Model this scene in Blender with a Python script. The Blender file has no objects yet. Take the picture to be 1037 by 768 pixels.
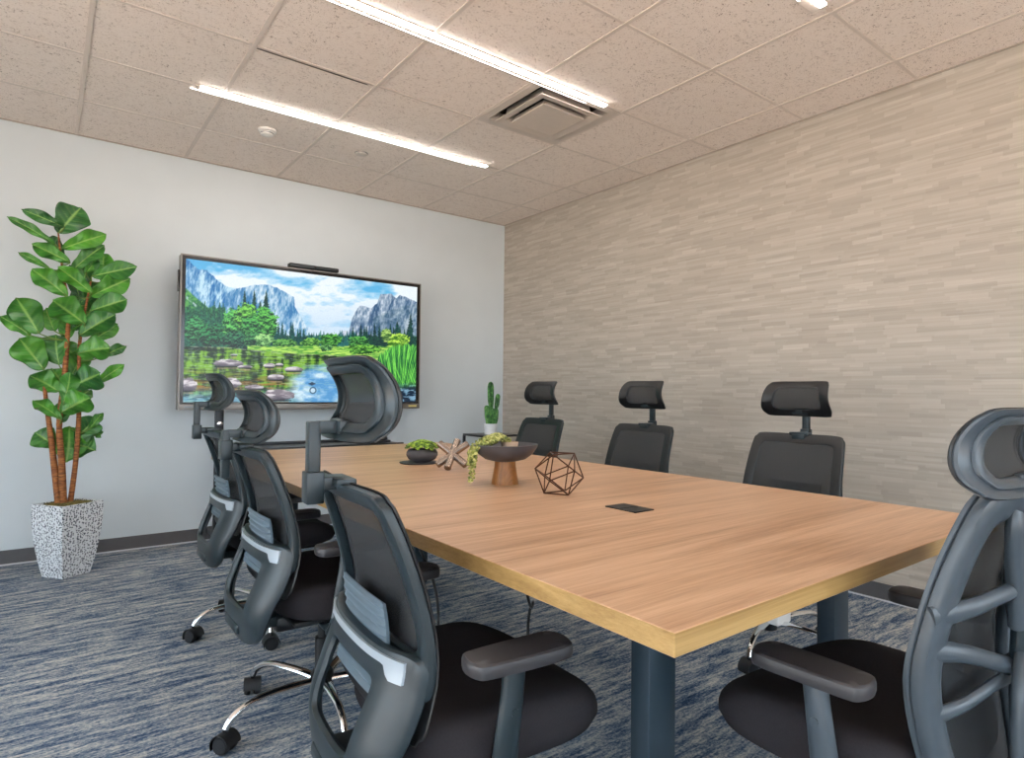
import bpy, bmesh, math, random
import numpy as np
from mathutils import Vector, Matrix
PI = math.pi
C = bpy.context.scene.collection
SC = bpy.context.scene
random.seed(7)

# ------------------------------------------------------------------ room numbers (metres)
WX0, WX1 = -1.9, 3.937          # left and right walls
WY0, WY1 = -5.3, 1.825          # rear and back walls
H = 2.679                       # ceiling height
T = 0.6096                      # ceiling tile
TZ = 0.75                       # table height

# ------------------------------------------------------------------ materials
def srgb(r, g, b):
    f = lambda c: (c/255/12.92) if c/255 <= .04045 else ((c/255+.055)/1.055)**2.4
    return (f(r), f(g), f(b), 1)
class Mat:
    def __init__(s, name):
        s.m = bpy.data.materials.new(name); s.m.use_nodes = True
        s.nt = s.m.node_tree; s.n = s.nt.nodes; s.b = s.n['Principled BSDF']
    def node(s, t, **k):
        o = s.n.new(t)
        for a, v in k.items():
            if hasattr(o, a): setattr(o, a, v)
            else: o.inputs[a.replace('_', ' ')].default_value = v
        return o
    def link(s, a, b): s.nt.links.new(a, b)
    def coords(s, scale=(1, 1, 1), kind='Object', rot=(0, 0, 0)):
        tc = s.node('ShaderNodeTexCoord'); mp = s.node('ShaderNodeMapping')
        mp.inputs['Scale'].default_value = scale; mp.inputs['Rotation'].default_value = rot
        s.link(tc.outputs[kind], mp.inputs['Vector']); return mp.outputs['Vector']
    def noise(s, vec, scale, detail=3, rough=.5, dist=0):
        o = s.node('ShaderNodeTexNoise'); o.inputs['Scale'].default_value = scale
        o.inputs['Detail'].default_value = detail; o.inputs['Roughness'].default_value = rough
        o.inputs['Distortion'].default_value = dist
        s.link(vec, o.inputs['Vector']); return o.outputs['Fac']
    def ramp(s, fac, stops, interp='LINEAR'):
        r = s.node('ShaderNodeValToRGB'); r.color_ramp.interpolation = interp
        e = r.color_ramp.elements
        while len(e) > 1: e.remove(e[0])
        e[0].position = stops[0][0]; e[0].color = stops[0][1]
        for p, c in stops[1:]:
            x = e.new(p); x.color = c
        s.link(fac, r.inputs['Fac']); return r.outputs['Color']
    def math(s, op, a, b=None, c=None):
        o = s.node('ShaderNodeMath'); o.operation = op
        for i, v in enumerate((a, b, c)):
            if v is None: continue
            if isinstance(v, (int, float)): o.inputs[i].default_value = v
            else: s.link(v, o.inputs[i])
        return o.outputs[0]
    def mix(s, f, a, b, mode='MIX'):
        o = s.node('ShaderNodeMix'); o.data_type = 'RGBA'; o.blend_type = mode
        for i, v in zip((0, 6, 7), (f, a, b)):
            if isinstance(v, (int, float, tuple)): o.inputs[i].default_value = v
            else: s.link(v, o.inputs[i])
        return o.outputs[2]
    def bump(s, h, strength=.2, dist=.002):
        o = s.node('ShaderNodeBump'); o.inputs['Strength'].default_value = strength
        o.inputs['Distance'].default_value = dist
        s.link(h, o.inputs['Height']); s.link(o.outputs['Normal'], s.b.inputs['Normal'])
    def set(s, color=None, rough=None, metal=None, spec=None, **k):
        if color is not None:
            if isinstance(color, tuple): s.b.inputs['Base Color'].default_value = color
            else: s.link(color, s.b.inputs['Base Color'])
        if rough is not None:
            if isinstance(rough, (int, float)): s.b.inputs['Roughness'].default_value = rough
            else: s.link(rough, s.b.inputs['Roughness'])
        if metal is not None: s.b.inputs['Metallic'].default_value = metal
        if spec is not None: s.b.inputs['Specular IOR Level'].default_value = spec
        for a, v in k.items(): s.b.inputs[a.replace('_', ' ')].default_value = v
        return s
def simple(name, col, rough=.5, metal=0, spec=.5, var=.06, scale=30, bump=0):
    m = Mat(name); v = m.coords()
    n = m.noise(v, scale, 3)
    d = tuple(c*(1-var) for c in col[:3])+(1,); l = tuple(min(1, c*(1+var)) for c in col[:3])+(1,)
    m.set(m.ramp(n, [(.3, d), (.7, l)]), rough, metal, spec)
    if bump: m.bump(m.noise(v, scale*8, 2), bump, .001)
    return m.m
def emit(name, col, strength):
    m = Mat(name); m.set(col, .5)
    m.b.inputs['Emission Color'].default_value = col; m.b.inputs['Emission Strength'].default_value = strength
    return m.m

MT = {}
# back wall paint: satin pale grey
m = Mat('pale_grey_paint'); v = m.coords()
m.set(m.ramp(m.noise(v, 3, 2), [(.3, srgb(202, 210, 214)), (.7, srgb(207, 215, 219))]), .34, 0, .5)
m.bump(m.noise(v, 160, 2), .05, .001); MT['paint'] = m.m
# wallpaper: short horizontal woven dashes
m = Mat('woven_wallpaper'); tc = m.node('ShaderNodeTexCoord'); sp = m.node('ShaderNodeSeparateXYZ')
m.link(tc.outputs['Object'], sp.inputs[0])
wob = m.noise(tc.outputs['Object'], 5, 2)
zz = m.math('ADD', sp.outputs['Z'], m.math('MULTIPLY', wob, .006))
def dashes(rowh, colw, seed):
    row = m.math('FLOOR', m.math('DIVIDE', zz, rowh))
    w1 = m.node('ShaderNodeTexWhiteNoise'); w1.noise_dimensions = '1D'
    m.link(m.math('ADD', row, seed), w1.inputs['W'])
    yy = m.math('ADD', m.math('DIVIDE', sp.outputs['Y'], colw), m.math('MULTIPLY', w1.outputs['Value'], 7.3))
    col = m.math('FLOOR', yy)
    w2 = m.node('ShaderNodeTexWhiteNoise'); w2.noise_dimensions = '1D'
    m.link(m.math('ADD', m.math('MULTIPLY', row, 17.31), m.math('MULTIPLY', col, 3.77)), w2.inputs['W'])
    fr = m.math('FRACT', m.math('DIVIDE', zz, rowh))
    return w2.outputs['Value'], fr
a1, f1 = dashes(.024, .16, 3.1); a2, f2 = dashes(.0125, .20, 11.7)
s_ = m.node('ShaderNodeMapping'); s_.inputs['Scale'].default_value = (1, 3, 130)
m.link(tc.outputs['Object'], s_.inputs['Vector'])
fine = m.noise(s_.outputs['Vector'], 1, 3, .6)
val = m.math('ADD', m.math('ADD', m.math('MULTIPLY', a1, .36), m.math('MULTIPLY', a2, .26)), m.math('MULTIPLY', fine, .38))
m.set(m.ramp(val, [(.12, srgb(164, 155, 144)), (.5, srgb(178, 169, 157)), (.70, srgb(185, 177, 165)), (.92, srgb(200, 193, 182))]), .7, 0, .25)
m.bump(val, .18, .002); MT['wallpaper'] = m.m
# ceiling tile: fissured mineral board
m = Mat('mineral_tile'); v = m.coords()
vo = m.node('ShaderNodeTexVoronoi'); vo.inputs['Scale'].default_value = 62; vo.feature = 'F1'
vs = m.node('ShaderNodeMapping'); vs.inputs['Scale'].default_value = (.75, 1.3, 1)
n1 = m.noise(v, 120, 4, .72, 1.2)
n2 = m.noise(v, 26, 2)
fl = m.ramp(m.math('ADD', m.math('MULTIPLY', n1, .85), m.math('MULTIPLY', n2, .15)), [(.37, srgb(120, 92, 72)), (.415, srgb(228, 213, 200)), (.45, srgb(240, 227, 216)), (.8, srgb(244, 233, 223))])
m.set(fl, .9, 0, .1); m.bump(n1, .5, .004); MT['tile'] = m.m
MT['grid'] = simple('grid_metal', srgb(218, 204, 192), .5, 0, .4, .02)
MT['gap'] = simple('dark_gap', srgb(70, 58, 48), .8)
MT['base'] = simple('charcoal_rubber_base', srgb(88, 86, 88), .5, 0, .4, .04)
MT['reveal'] = simple('pale_carpet_edge', srgb(205, 208, 212), .5, 0, .4, .03)
# carpet: streaky woven loops, navy, steel and sand
m = Mat('streaked_carpet')
v1 = m.coords((5, 30, 1)); v2 = m.coords((20, 90, 1)); v3 = m.coords((1, 1.6, 1))
s1 = m.noise(v1, 1, 4, .6, .3); s2 = m.noise(v2, 1, 3, .6); s3 = m.noise(v3, 85, 4, .75); s4 = m.noise(v3, 1.1, 2)
t = m.math('ADD', m.math('ADD', m.math('MULTIPLY', s1, .36), m.math('MULTIPLY', s2, .22)), m.math('ADD', m.math('MULTIPLY', s3, .36), m.math('MULTIPLY', s4, .06)))
m.set(m.ramp(t, [(.37, srgb(24, 44, 74)), (.44, srgb(64, 86, 114)), (.485, srgb(112, 126, 142)), (.53, srgb(162, 166, 168)), (.61, srgb(212, 208, 200))]), .95, 0, .1)
m.bump(m.math('ADD', s3, s2), .6, .006); MT['carpet'] = m.m
# laminate oak, grain across the table
def wood(name, sc, cols, rough=.34):
    m = Mat(name)
    g1 = m.noise(m.coords((.55*sc[0], 9*sc[1], 9*sc[2])), 1, 4, .6, 1.4)
    g2 = m.noise(m.coords((3*sc[0], 90*sc[1], 90*sc[2])), 1, 3, .65, .3)
    g3 = m.noise(m.coords((14*sc[0], 420*sc[1], 420*sc[2])), 1, 2, .6)
    tt = m.math('ADD', m.math('ADD', m.math('MULTIPLY', g1, .5), m.math('MULTIPLY', g2, .33)), m.math('MULTIPLY', g3, .17))
    m.set(m.ramp(tt, [(.33, cols[0]), (.45, cols[1]), (.55, cols[2]), (.68, cols[3])]), rough, 0, .45)
    m.bump(tt, .06, .001); return m.m
MT['oak'] = wood('oak_laminate', (1, 1, 1), [srgb(150, 112, 80), srgb(184, 144, 110), srgb(202, 163, 129), srgb(218, 183, 151)])
MT['oak_edge'] = wood('oak_edge_band', (1, .6, 3), [srgb(138, 106, 62), srgb(160, 126, 76), srgb(174, 140, 88), srgb(188, 154, 100)], .4)
MT['turned_wood'] = wood('turned_wood', (8, 8, .5), [srgb(98, 58, 20), srgb(128, 80, 32), srgb(148, 96, 42), srgb(164, 110, 54)], .4)
MT['frame'] = simple('charcoal_nylon', srgb(32, 43, 48), .36, 0, .5, .05, 60, .02)
MT['frame_light'] = simple('slate_nylon', srgb(66, 74, 81), .36, 0, .5, .04, 60, .02)
MT['black'] = simple('black_plastic', srgb(22, 23, 25), .4, 0, .5, .06)
MT['rubber'] = simple('black_rubber', srgb(26, 27, 30), .55, 0, .4)
MT['seat'] = simple('black_seat_fabric', srgb(44, 41, 44), .92, 0, .2, .12, 300, .2)
MT['chrome'] = simple('chrome', (.78, .79, .8, 1), .08, 1, .5, .01)
MT['accent'] = simple('silver_accent', srgb(168, 178, 186), .35, .25, .5, .03)
MT['lumbar'] = simple('lumbar_slate', srgb(88, 104, 116), .45, 0, .5, .04)
MT['armpad'] = simple('grey_arm_pad', srgb(56, 54, 56), .42, 0, .5, .05)
m = Mat('chair_mesh'); v = m.coords((1, 1, 1))
m.set(srgb(52, 54, 56), .75, 0, .25, Alpha=.74)
MT['mesh'] = m.m
MT['leg_steel'] = simple('blue_grey_steel', srgb(46, 60, 70), .42, .3, .5, .04)
MT['tv_body'] = simple('tv_bronze_grey', srgb(128, 124, 120), .35, .5, .5, .03)
MT['tv_black'] = simple('tv_gloss_black', srgb(12, 12, 14), .15, 0, .6)
MT['cart'] = simple('dark_steel', srgb(52, 55, 58), .38, .5, .5, .04)
MT['shelf_top'] = simple('shelf_grey', srgb(120, 126, 130), .35, .3, .5, .03)
MT['white_metal'] = simple('white_metal', srgb(222, 218, 212), .5, 0, .4, .02)
MT['vent'] = simple('vent_enamel', srgb(206, 194, 182), .45, 0, .4, .02)
MT['led'] = emit('led_diffuser', (1, .96, .92, 1), 40)
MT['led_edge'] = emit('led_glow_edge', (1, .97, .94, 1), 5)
MT['leaf'] = None
m = Mat('fig_leaf'); v = m.coords(); oi = m.node('ShaderNodeObjectInfo')
n = m.noise(v, 14, 3); g = m.ramp(n, [(.3, srgb(46, 112, 34)), (.6, srgb(84, 156, 46)), (.85, srgb(124, 182, 66))])
g2 = m.ramp(n, [(.3, srgb(24, 74, 38)), (.8, srgb(52, 118, 50))])
vc = m.node('ShaderNodeVertexColor'); vc.layer_name = 'vein'
m.set(m.mix(vc.outputs['Color'], m.mix(oi.outputs['Random'], g, g2), srgb(150, 190, 96)), .38, 0, .5)
m.b.inputs['Transmission Weight'].default_value = 0
m.b.inputs['Subsurface Weight'].default_value = .06
m.b.inputs['Subsurface Radius'].default_value = (.01, .02, .005)
MT['leaf'] = m.m
MT['stem'] = simple('green_stem', srgb(96, 120, 50), .5, 0, .4, .15)
m = Mat('fig_bark'); v = m.coords((1, 1, 5))
m.set(m.ramp(m.noise(v, 22, 4, .65, .6), [(.3, srgb(78, 44, 22)), (.5, srgb(140, 84, 42)), (.7, srgb(182, 122, 66))]), .75)
m.bump(m.noise(v, 40, 3), .6, .006); MT['bark'] = m.m
m = Mat('pebbled_planter'); v = m.coords()
vo = m.node('ShaderNodeTexVoronoi'); vo.inputs['Scale'].default_value = 92; vo.inputs['Randomness'].default_value = .75
m.link(v, vo.inputs['Vector'])
m.set(m.ramp(vo.outputs['Distance'], [(.34, srgb(66, 74, 88)), (.46, srgb(222, 226, 230)), (1, srgb(232, 234, 236))]), .45)
m.bump(vo.outputs['Distance'], .5, .004); MT['planter'] = m.m
m = Mat('moss'); v = m.coords()
m.set(m.ramp(m.noise(v, 60, 4, .7), [(.3, srgb(52, 48, 24)), (.55, srgb(112, 102, 46)), (.75, srgb(150, 138, 70))]), .95); m.bump(m.noise(v, 90, 3), 1, .01)
MT['moss'] = m.m
MT['rim'] = simple('planter_rim', srgb(70, 74, 80), .5)
m = Mat('succulent'); v = m.coords()
m.set(m.ramp(m.noise(v, 55, 2), [(.34, srgb(44, 78, 12)), (.5, srgb(112, 148, 34)), (.66, srgb(176, 196, 76))]), .45); MT['succ'] = m.m
m = Mat('pearls'); v = m.coords()
m.set(m.ramp(m.noise(v, 70, 2), [(.34, srgb(70, 84, 28)), (.5, srgb(142, 146, 66)), (.66, srgb(208, 202, 130))]), .45); MT['pearl'] = m.m
m = Mat('cactus_skin'); v = m.coords()
m.set(m.ramp(m.noise(v, 30, 3), [(.35, srgb(20, 66, 30)), (.5, srgb(52, 114, 48)), (.68, srgb(120, 168, 92))]), .5); MT['cactus'] = m.m
MT['slate_bowl'] = simple('slate_ceramic', srgb(64, 62, 66), .5, 0, .5, .1, 40)
MT['white_pot'] = simple('white_ceramic', srgb(228, 230, 232), .3, 0, .5, .02)
MT['clay_pot'] = simple('pale_clay', srgb(206, 178, 152), .6, 0, .4, .05)
MT['copper'] = simple('dark_copper_wire', srgb(84, 56, 42), .35, .8, .5, .05)
MT['nickel'] = simple('brushed_nickel', srgb(158, 144, 134), .22, 1, .5, .08)
MT['sidetable'] = simple('black_powder_coat', srgb(34, 35, 38), .35, .2)
m = Mat('window_glass'); m.set((1, 1, 1, 1), .0); m.b.inputs['Transmission Weight'].default_value = 1; m.b.inputs['IOR'].default_value = 1.05
MT['glass'] = m.m
MT['far_paint'] = simple('pale_paint_far', srgb(222, 220, 214), .6, 0, .3, .02)

# ------------------------------------------------------------------ mesh builder
class MB:
    def __init__(s): s.v = []; s.f = []; s.mi = []; s.cur = 0; s.flat = set()
    def add(s, vs, fs, mi=None):
        o = len(s.v); s.v += [tuple(p) for p in vs]
        for f in fs: s.f.append(tuple(i+o for i in f)); s.mi.append(s.cur if mi is None else mi)
        return s
    def frombm(s, bm):
        bm.verts.index_update(); s.add([v.co[:] for v in bm.verts], [[v.index for v in f.verts] for f in bm.faces]); bm.free(); return s
    def box(s, x0, x1, y0, y1, z0, z1, r=0, seg=2, mat=None):
        bm = bmesh.new(); bmesh.ops.create_cube(bm, size=1)
        for v in bm.verts: v.co = Vector(((x0+x1)/2+v.co.x*(x1-x0), (y0+y1)/2+v.co.y*(y1-y0), (z0+z1)/2+v.co.z*(z1-z0)))
        if r: bmesh.ops.bevel(bm, geom=bm.edges[:], offset=r, segments=seg, profile=.5, affect='EDGES')
        if mat: bmesh.ops.transform(bm, matrix=mat, verts=bm.verts[:])
        return s.frombm(bm)
    def tube(s, pts, rad, n=12, sx=1., up=(0, 0, 1), caps=True, close=False, rib=None):
        # pts path, rad number or list (a radius or a pair width/height half sizes); cross-section frame kept near «up»
        P = [Vector(p) for p in pts]; N = len(P)
        R = [rad]*N if isinstance(rad, (int, float, tuple)) else list(rad)
        up = Vector(up); rings = []
        for i, p in enumerate(P):
            if close: d = P[(i+1) % N]-P[i-1]
            else: d = P[min(i+1, N-1)]-P[max(i-1, 0)]
            d.normalize(); a = d.cross(up)
            if a.length < 1e-3: a = d.cross(Vector((1, 0, 0)))
            a.normalize(); b = a.cross(d).normalized()
            ra, rb = (R[i], R[i]) if isinstance(R[i], (int, float)) else R[i]
            ring = []
            for k in range(n):
                t = 2*PI*k/n; q = 1+(rib[1]*math.cos(rib[0]*t) if rib else 0)
                ring.append(p+a*(ra*q*math.cos(t))+b*(rb*q*math.sin(t)))
            rings.append(ring)
        vs = [q for r in rings for q in r]; fs = []
        for i in range(N if close else N-1):
            j = (i+1) % N
            for k in range(n): fs.append((i*n+k, i*n+(k+1) % n, j*n+(k+1) % n, j*n+k))
        if caps and not close:
            fs.append(tuple(range(n-1, -1, -1))); fs.append(tuple((N-1)*n+k for k in range(n)))
        return s.add(vs, fs)
    def rtube(s, pts, rad, n=12, up=(0, 0, 1), **k):
        # a tube through a smooth curve of the given points
        P = spline(pts, 6); m = len(pts)
        if isinstance(rad, (list,)):
            R = []
            for i in range(len(P)):
                t = i/(len(P)-1)*(m-1); a = int(min(t, m-2)); w = t-a
                A, B = rad[a], rad[a+1]
                R.append(A*(1-w)+B*w if isinstance(A, (int, float)) else tuple(x*(1-w)+y*w for x, y in zip(A, B)))
        else: R = rad
        return s.tube(P, R, n, 1, up, **k)
    def lathe(s, prof, n=24, c=(0, 0, 0), axis='z'):
        vs = []; fs = []; N = len(prof)
        for r, z in prof:
            for k in range(n):
                t = 2*PI*k/n; x, y = r*math.cos(t), r*math.sin(t)
                q = (x, y, z) if axis == 'z' else (z, x, y)
                vs.append((q[0]+c[0], q[1]+c[1], q[2]+c[2]))
        for i in range(N-1):
            for k in range(n): fs.append((i*n+k, i*n+(k+1) % n, (i+1)*n+(k+1) % n, (i+1)*n+k))
        fs.append(tuple(range(n-1, -1, -1))); fs.append(tuple((N-1)*n+k for k in range(n)))
        return s.add(vs, fs)
    def ring(s, outer, inner, surf, th, K=12, pw=.55):
        N = len(outer); vs = []; fs = []
        for i in range(N):
            for k in range(K):
                a = 2*PI*k/K; c_, s_ = math.cos(a), math.sin(a)
                c2 = math.copysign(abs(c_)**pw, c_); s2 = math.copysign(abs(s_)**pw, s_)
                t = .5+.5*c2
                x = inner[i][0]*(1-t)+outer[i][0]*t; z = inner[i][1]*(1-t)+outer[i][1]*t
                vs.append((x, surf(x, z)+th/2*s2, z))
        for i in range(N):
            j = (i+1) % N
            for k in range(K):
                l = (k+1) % K; fs.append((i*K+k, j*K+k, j*K+l, i*K+l))
        return s.add(vs, fs)
    def fill(s, loop, surf, th=.004, rings=7):
        N = len(loop); cx = sum(p[0] for p in loop)/N; cz = sum(p[1] for p in loop)/N
        for side in (1, -1):
            vs = []; fs = []
            for j in range(rings):
                q = 1-j/rings
                for x, z in loop:
                    X, Z = cx+(x-cx)*q, cz+(z-cz)*q; vs.append((X, surf(X, Z)+side*th/2, Z))
            vs.append((cx, surf(cx, cz)+side*th/2, cz))
            for j in range(rings-1):
                for i in range(N):
                    k = (i+1) % N; f = (j*N+i, j*N+k, (j+1)*N+k, (j+1)*N+i); fs.append(f if side < 0 else f[::-1])
            j = rings-1
            for i in range(N):
                k = (i+1) % N; f = (j*N+i, j*N+k, rings*N); fs.append(f if side < 0 else f[::-1])
            s.add(vs, fs)
        o = len(s.v)-2*(rings*N+1)
        for i in range(N):
            k = (i+1) % N; a = o+i; b = o+k; c = o+rings*N+1+k; d = o+rings*N+1+i
            s.f.append((a, b, c, d)); s.mi.append(s.cur)
        return s
    def strip(s, xs, lo, hi, surf, th, nz=4):
        # a bar across x between lo(x) and hi(x), following surf
        vs = []; fs = []; K = 2*(nz+1)
        for x in xs:
            a, b = lo(x), hi(x)
            for j in range(nz+1):
                z = a+(b-a)*j/nz; vs.append((x, surf(x, z)+th/2, z))
            for j in range(nz, -1, -1):
                z = a+(b-a)*j/nz; vs.append((x, surf(x, z)-th/2, z))
        for i in range(len(xs)-1):
            for k in range(K):
                l = (k+1) % K; fs.append((i*K+k, (i+1)*K+k, (i+1)*K+l, i*K+l))
        fs.append(tuple(range(K))); n = len(xs)-1; fs.append(tuple(n*K+k for k in range(K-1, -1, -1)))
        return s.add(vs, fs)
    def build(s, name, mats, parent=None, smooth=True, angle=35):
        me = bpy.data.meshes.new(name); me.from_pydata(s.v, [], s.f)
        if not isinstance(mats, (list, tuple)): mats = [mats]
        for q in mats: me.materials.append(q)
        me.polygons.foreach_set('material_index', s.mi)
        bm = bmesh.new(); bm.from_mesh(me); bmesh.ops.recalc_face_normals(bm, faces=bm.faces[:]); bm.to_mesh(me); bm.free()
        if smooth:
            me.polygons.foreach_set('use_smooth', [True]*len(me.polygons))
            me.set_sharp_from_angle(angle=math.radians(angle))
        me.update(); o = bpy.data.objects.new(name, me); C.objects.link(o)
        if parent: o.parent = parent
        return o
def spline(pts, n=6, closed=False):
    P = [Vector(p) for p in pts]; N = len(P); out = []
    for i in range(N if closed else N-1):
        g = (lambda k: P[k % N]) if closed else (lambda k: P[max(0, min(N-1, k))])
        a, b, c, d = g(i-1), g(i), g(i+1), g(i+2)
        for j in range(n):
            t = j/n
            out.append(.5*((2*b)+(c-a)*t+(2*a-5*b+4*c-d)*t*t+(3*b-a-3*c+d)*t**3))
    if not closed: out.append(P[-1])
    return out
def loop2(ctrl, n=5): return [(p.x, p.y) for p in spline([(x, z, 0) for x, z in ctrl], n, True)]
def rtrap(wt, wb, z0, z1, r, cx=0):
    # rounded trapezoid: control points near the corners
    out = []
    for (sx, w, z, zs) in ((1, wb, z0, 1), (1, wt, z1, -1), (-1, wt, z1, -1), (-1, wb, z0, 1)):
        hx = w/2
        c = [(cx+sx*(hx-r), z), (cx+sx*(hx-.3*r), z+zs*.3*r), (cx+sx*hx, z+zs*r)]
        if (sx > 0) == (zs < 0): c = c[::-1]
        out += c
        if sx > 0 and zs > 0: out.append((cx+(wb+wt)/4, (z0+z1)/2))
        elif sx > 0: out.append((cx, z1))
        elif zs < 0: out.append((cx-(wb+wt)/4, (z0+z1)/2))
        else: out.append((cx, z0))
    return loop2(out)
def interp(kn):
    xs = [k[0] for k in kn]; ys = [k[1] for k in kn]
    def f(z):
        if z <= xs[0]: return ys[0]+(z-xs[0])*(ys[1]-ys[0])/(xs[1]-xs[0])
        if z >= xs[-1]: return ys[-1]+(z-xs[-1])*(ys[-1]-ys[-2])/(xs[-1]-xs[-2])
        i = max(j for j in range(len(xs)-1) if xs[j] <= z)
        t = (z-xs[i])/(xs[i+1]-xs[i])
        m0 = (ys[i+1]-ys[max(i-1, 0)])/(xs[i+1]-xs[max(i-1, 0)])*(xs[i+1]-xs[i])
        m1 = (ys[min(i+2, len(xs)-1)]-ys[i])/(xs[min(i+2, len(xs)-1)]-xs[i])*(xs[i+1]-xs[i])
        return (2*t**3-3*t*t+1)*ys[i]+(t**3-2*t*t+t)*m0+(-2*t**3+3*t*t)*ys[i+1]+(t**3-t*t)*m1
    return f
def lin(a, b, n): return [a+(b-a)*i/(n-1) for i in range(n)]

def tag(o, label=None, cat=None, group=None, kind=None):
    if label: o['label'] = label
    if cat: o['category'] = cat
    if group: o['group'] = group
    if kind: o['kind'] = kind
    return o
def thing(name, label, cat, loc=(0, 0, 0), rz=0, group=None):
    o = bpy.data.objects.new(name, None); C.objects.link(o); o.empty_display_size = .1
    o.location = loc; o.rotation_euler = (0, 0, rz); return tag(o, label, cat, group)
def copy_tree(o, parent=None):
    c = o.copy(); C.objects.link(c)
    if parent: c.parent = parent
    for ch in [q for q in bpy.data.objects if q.parent == o]: copy_tree(ch, c)
    return c
def struct(name, mb, mat, **k): return tag(mb.build(name, mat, **k), kind='structure')

# ------------------------------------------------------------------ room shell
VX0, VX1, VY0, VY1 = 4*T+.035, 5*T-.035, -T+.035, -.035      # hole of the air vent
mb = MB()
mb.box(WX0, WX1, WY0, WY1, -.1, 0); struct('floor', mb, MT['carpet'], smooth=False)
mb = MB()
for a in ((WX0, VX0, WY0, WY1), (VX1, WX1, WY0, WY1), (VX0, VX1, WY0, VY0), (VX0, VX1, VY1, WY1)):
    mb.box(*a, H, H+.02)
struct('ceiling', mb, MT['tile'], smooth=False)
mb = MB(); k = math.ceil(WX0/T)
while k*T < WX1:
    for (a, b) in (((WY0, WY1),) if k not in (4, 5) else ((WY0, WY1),)):
        mb.box(k*T-.010, k*T+.010, a, b, H-.004, H-.0005)
    k += 1
k = math.ceil(WY0/T)
while k*T < WY1:
    mb.box(WX0, WX1, k*T-.008, k*T+.008, H-.003, H-.0008); k += 1
struct('trim_1', mb, MT['grid'], smooth=False)
mb = MB()
mb.box(WX0, WX1, WY1-.012, WY1-.0005, H-.006, H-.0005); mb.box(WX1-.012, WX1-.0005, WY0, WY1, H-.006, H-.0005)
struct('trim_2', mb, simple('wall_angle', srgb(176, 164, 152), .6, 0, .2, .02), smooth=False)
mb = MB(); mb.box(2*T+.015, 3*T-.05, .008, .0165, H-.0055, H-.0045); struct('tile_gap_shade', mb, MT['gap'], smooth=False)  # flat dark strip stands in for the shade in an open tile gap
struct('wall_back', MB().box(WX0, WX1+.1, WY1, WY1+.1, 0, H+.02), MT['paint'], smooth=False)
struct('wall_right', MB().box(WX1, WX1+.1, WY0, WY1, 0, H+.02), MT['wallpaper'], smooth=False)
# rear wall with two tall windows, left wall with a glazed front
def wall_holes(name, axis, pos, th, a0, a1, holes, mat):
    mb = MB(); xs = sorted({a0, a1, *[h[0] for h in holes], *[h[1] for h in holes]})
    for i in range(len(xs)-1):
        c = (xs[i]+xs[i+1])/2; zs = [0, H+.02]
        hs = [h for h in holes if h[0] < c < h[1]]
        seg = [(0, H+.02)] if not hs else [(0, hs[0][2]), (hs[0][3], H+.02)]
        for z0, z1 in seg:
            if z1-z0 < 1e-4: continue
            if axis == 'y': mb.box(xs[i], xs[i+1], pos-th, pos, z0, z1)
            else: mb.box(pos-th, pos, xs[i], xs[i+1], z0, z1)
    return struct(name, mb, mat, smooth=False)
REARW = [(-1.5, .7, .5, 2.35), (1.1, 3.4, .5, 2.35)]
LEFTW = [(-4.8, -2.4, .1, 2.35), (-2.1, .1, .1, 2.35)]
wall_holes('wall_rear', 'y', WY0, .1, WX0-.1, WX1+.1, REARW, MT['far_paint'])
wall_holes('wall_left', 'x', WX0, .1, WY0, WY1+.1, LEFTW, MT['far_paint'])
wn = 1
for ax, hs in (('y', REARW), ('x', LEFTW)):
    for (a, b, z0, z1) in hs:
        f = MB(); g = MB(); w = .05
        def bb(mb, p0, p1, q0, q1, t0, t1):
            if ax == 'y': mb.box(p0, p1, WY0+t0, WY0+t1, q0, q1)
            else: mb.box(WX0+t0, WX0+t1, p0, p1, q0, q1)
        bb(f, a, b, z0, z0+w, -.08, -.02); bb(f, a, b, z1-w, z1, -.08, -.02)
        for p in (a, (a+b)/2-w/2, b-w): bb(f, p, p+w, z0+w, z1-w, -.08, -.02)
        o = struct('window_%d' % wn, f, MT['cart'], smooth=False)
        bb(g, a+w, (a+b)/2-w/2, z0+w, z1-w, -.053, -.047); bb(g, (a+b)/2+w/2, b-w, z0+w, z1-w, -.053, -.047)
        g.build('pane', MT['glass'], o, smooth=False); wn += 1
def baseboard(name, x0, x1, y0, y1, rx0, rx1, ry0, ry1):
    o = struct(name, MB().box(x0, x1, y0, y1, .006, .088, .002, 1), MT['base'], smooth=False)
    MB().box(rx0, rx1, ry0, ry1, 0, .007).build('carpet_edge_strip', MT['reveal'], o, smooth=False)
baseboard('baseboard_back', WX0, WX1, WY1-.010, WY1-.0004, WX0, WX1, WY1-.018, WY1-.0004)
baseboard('baseboard_right', WX1-.010, WX1-.0004, WY0, WY1-.01, WX1-.018, WX1-.0004, WY0, WY1-.018)

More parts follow.
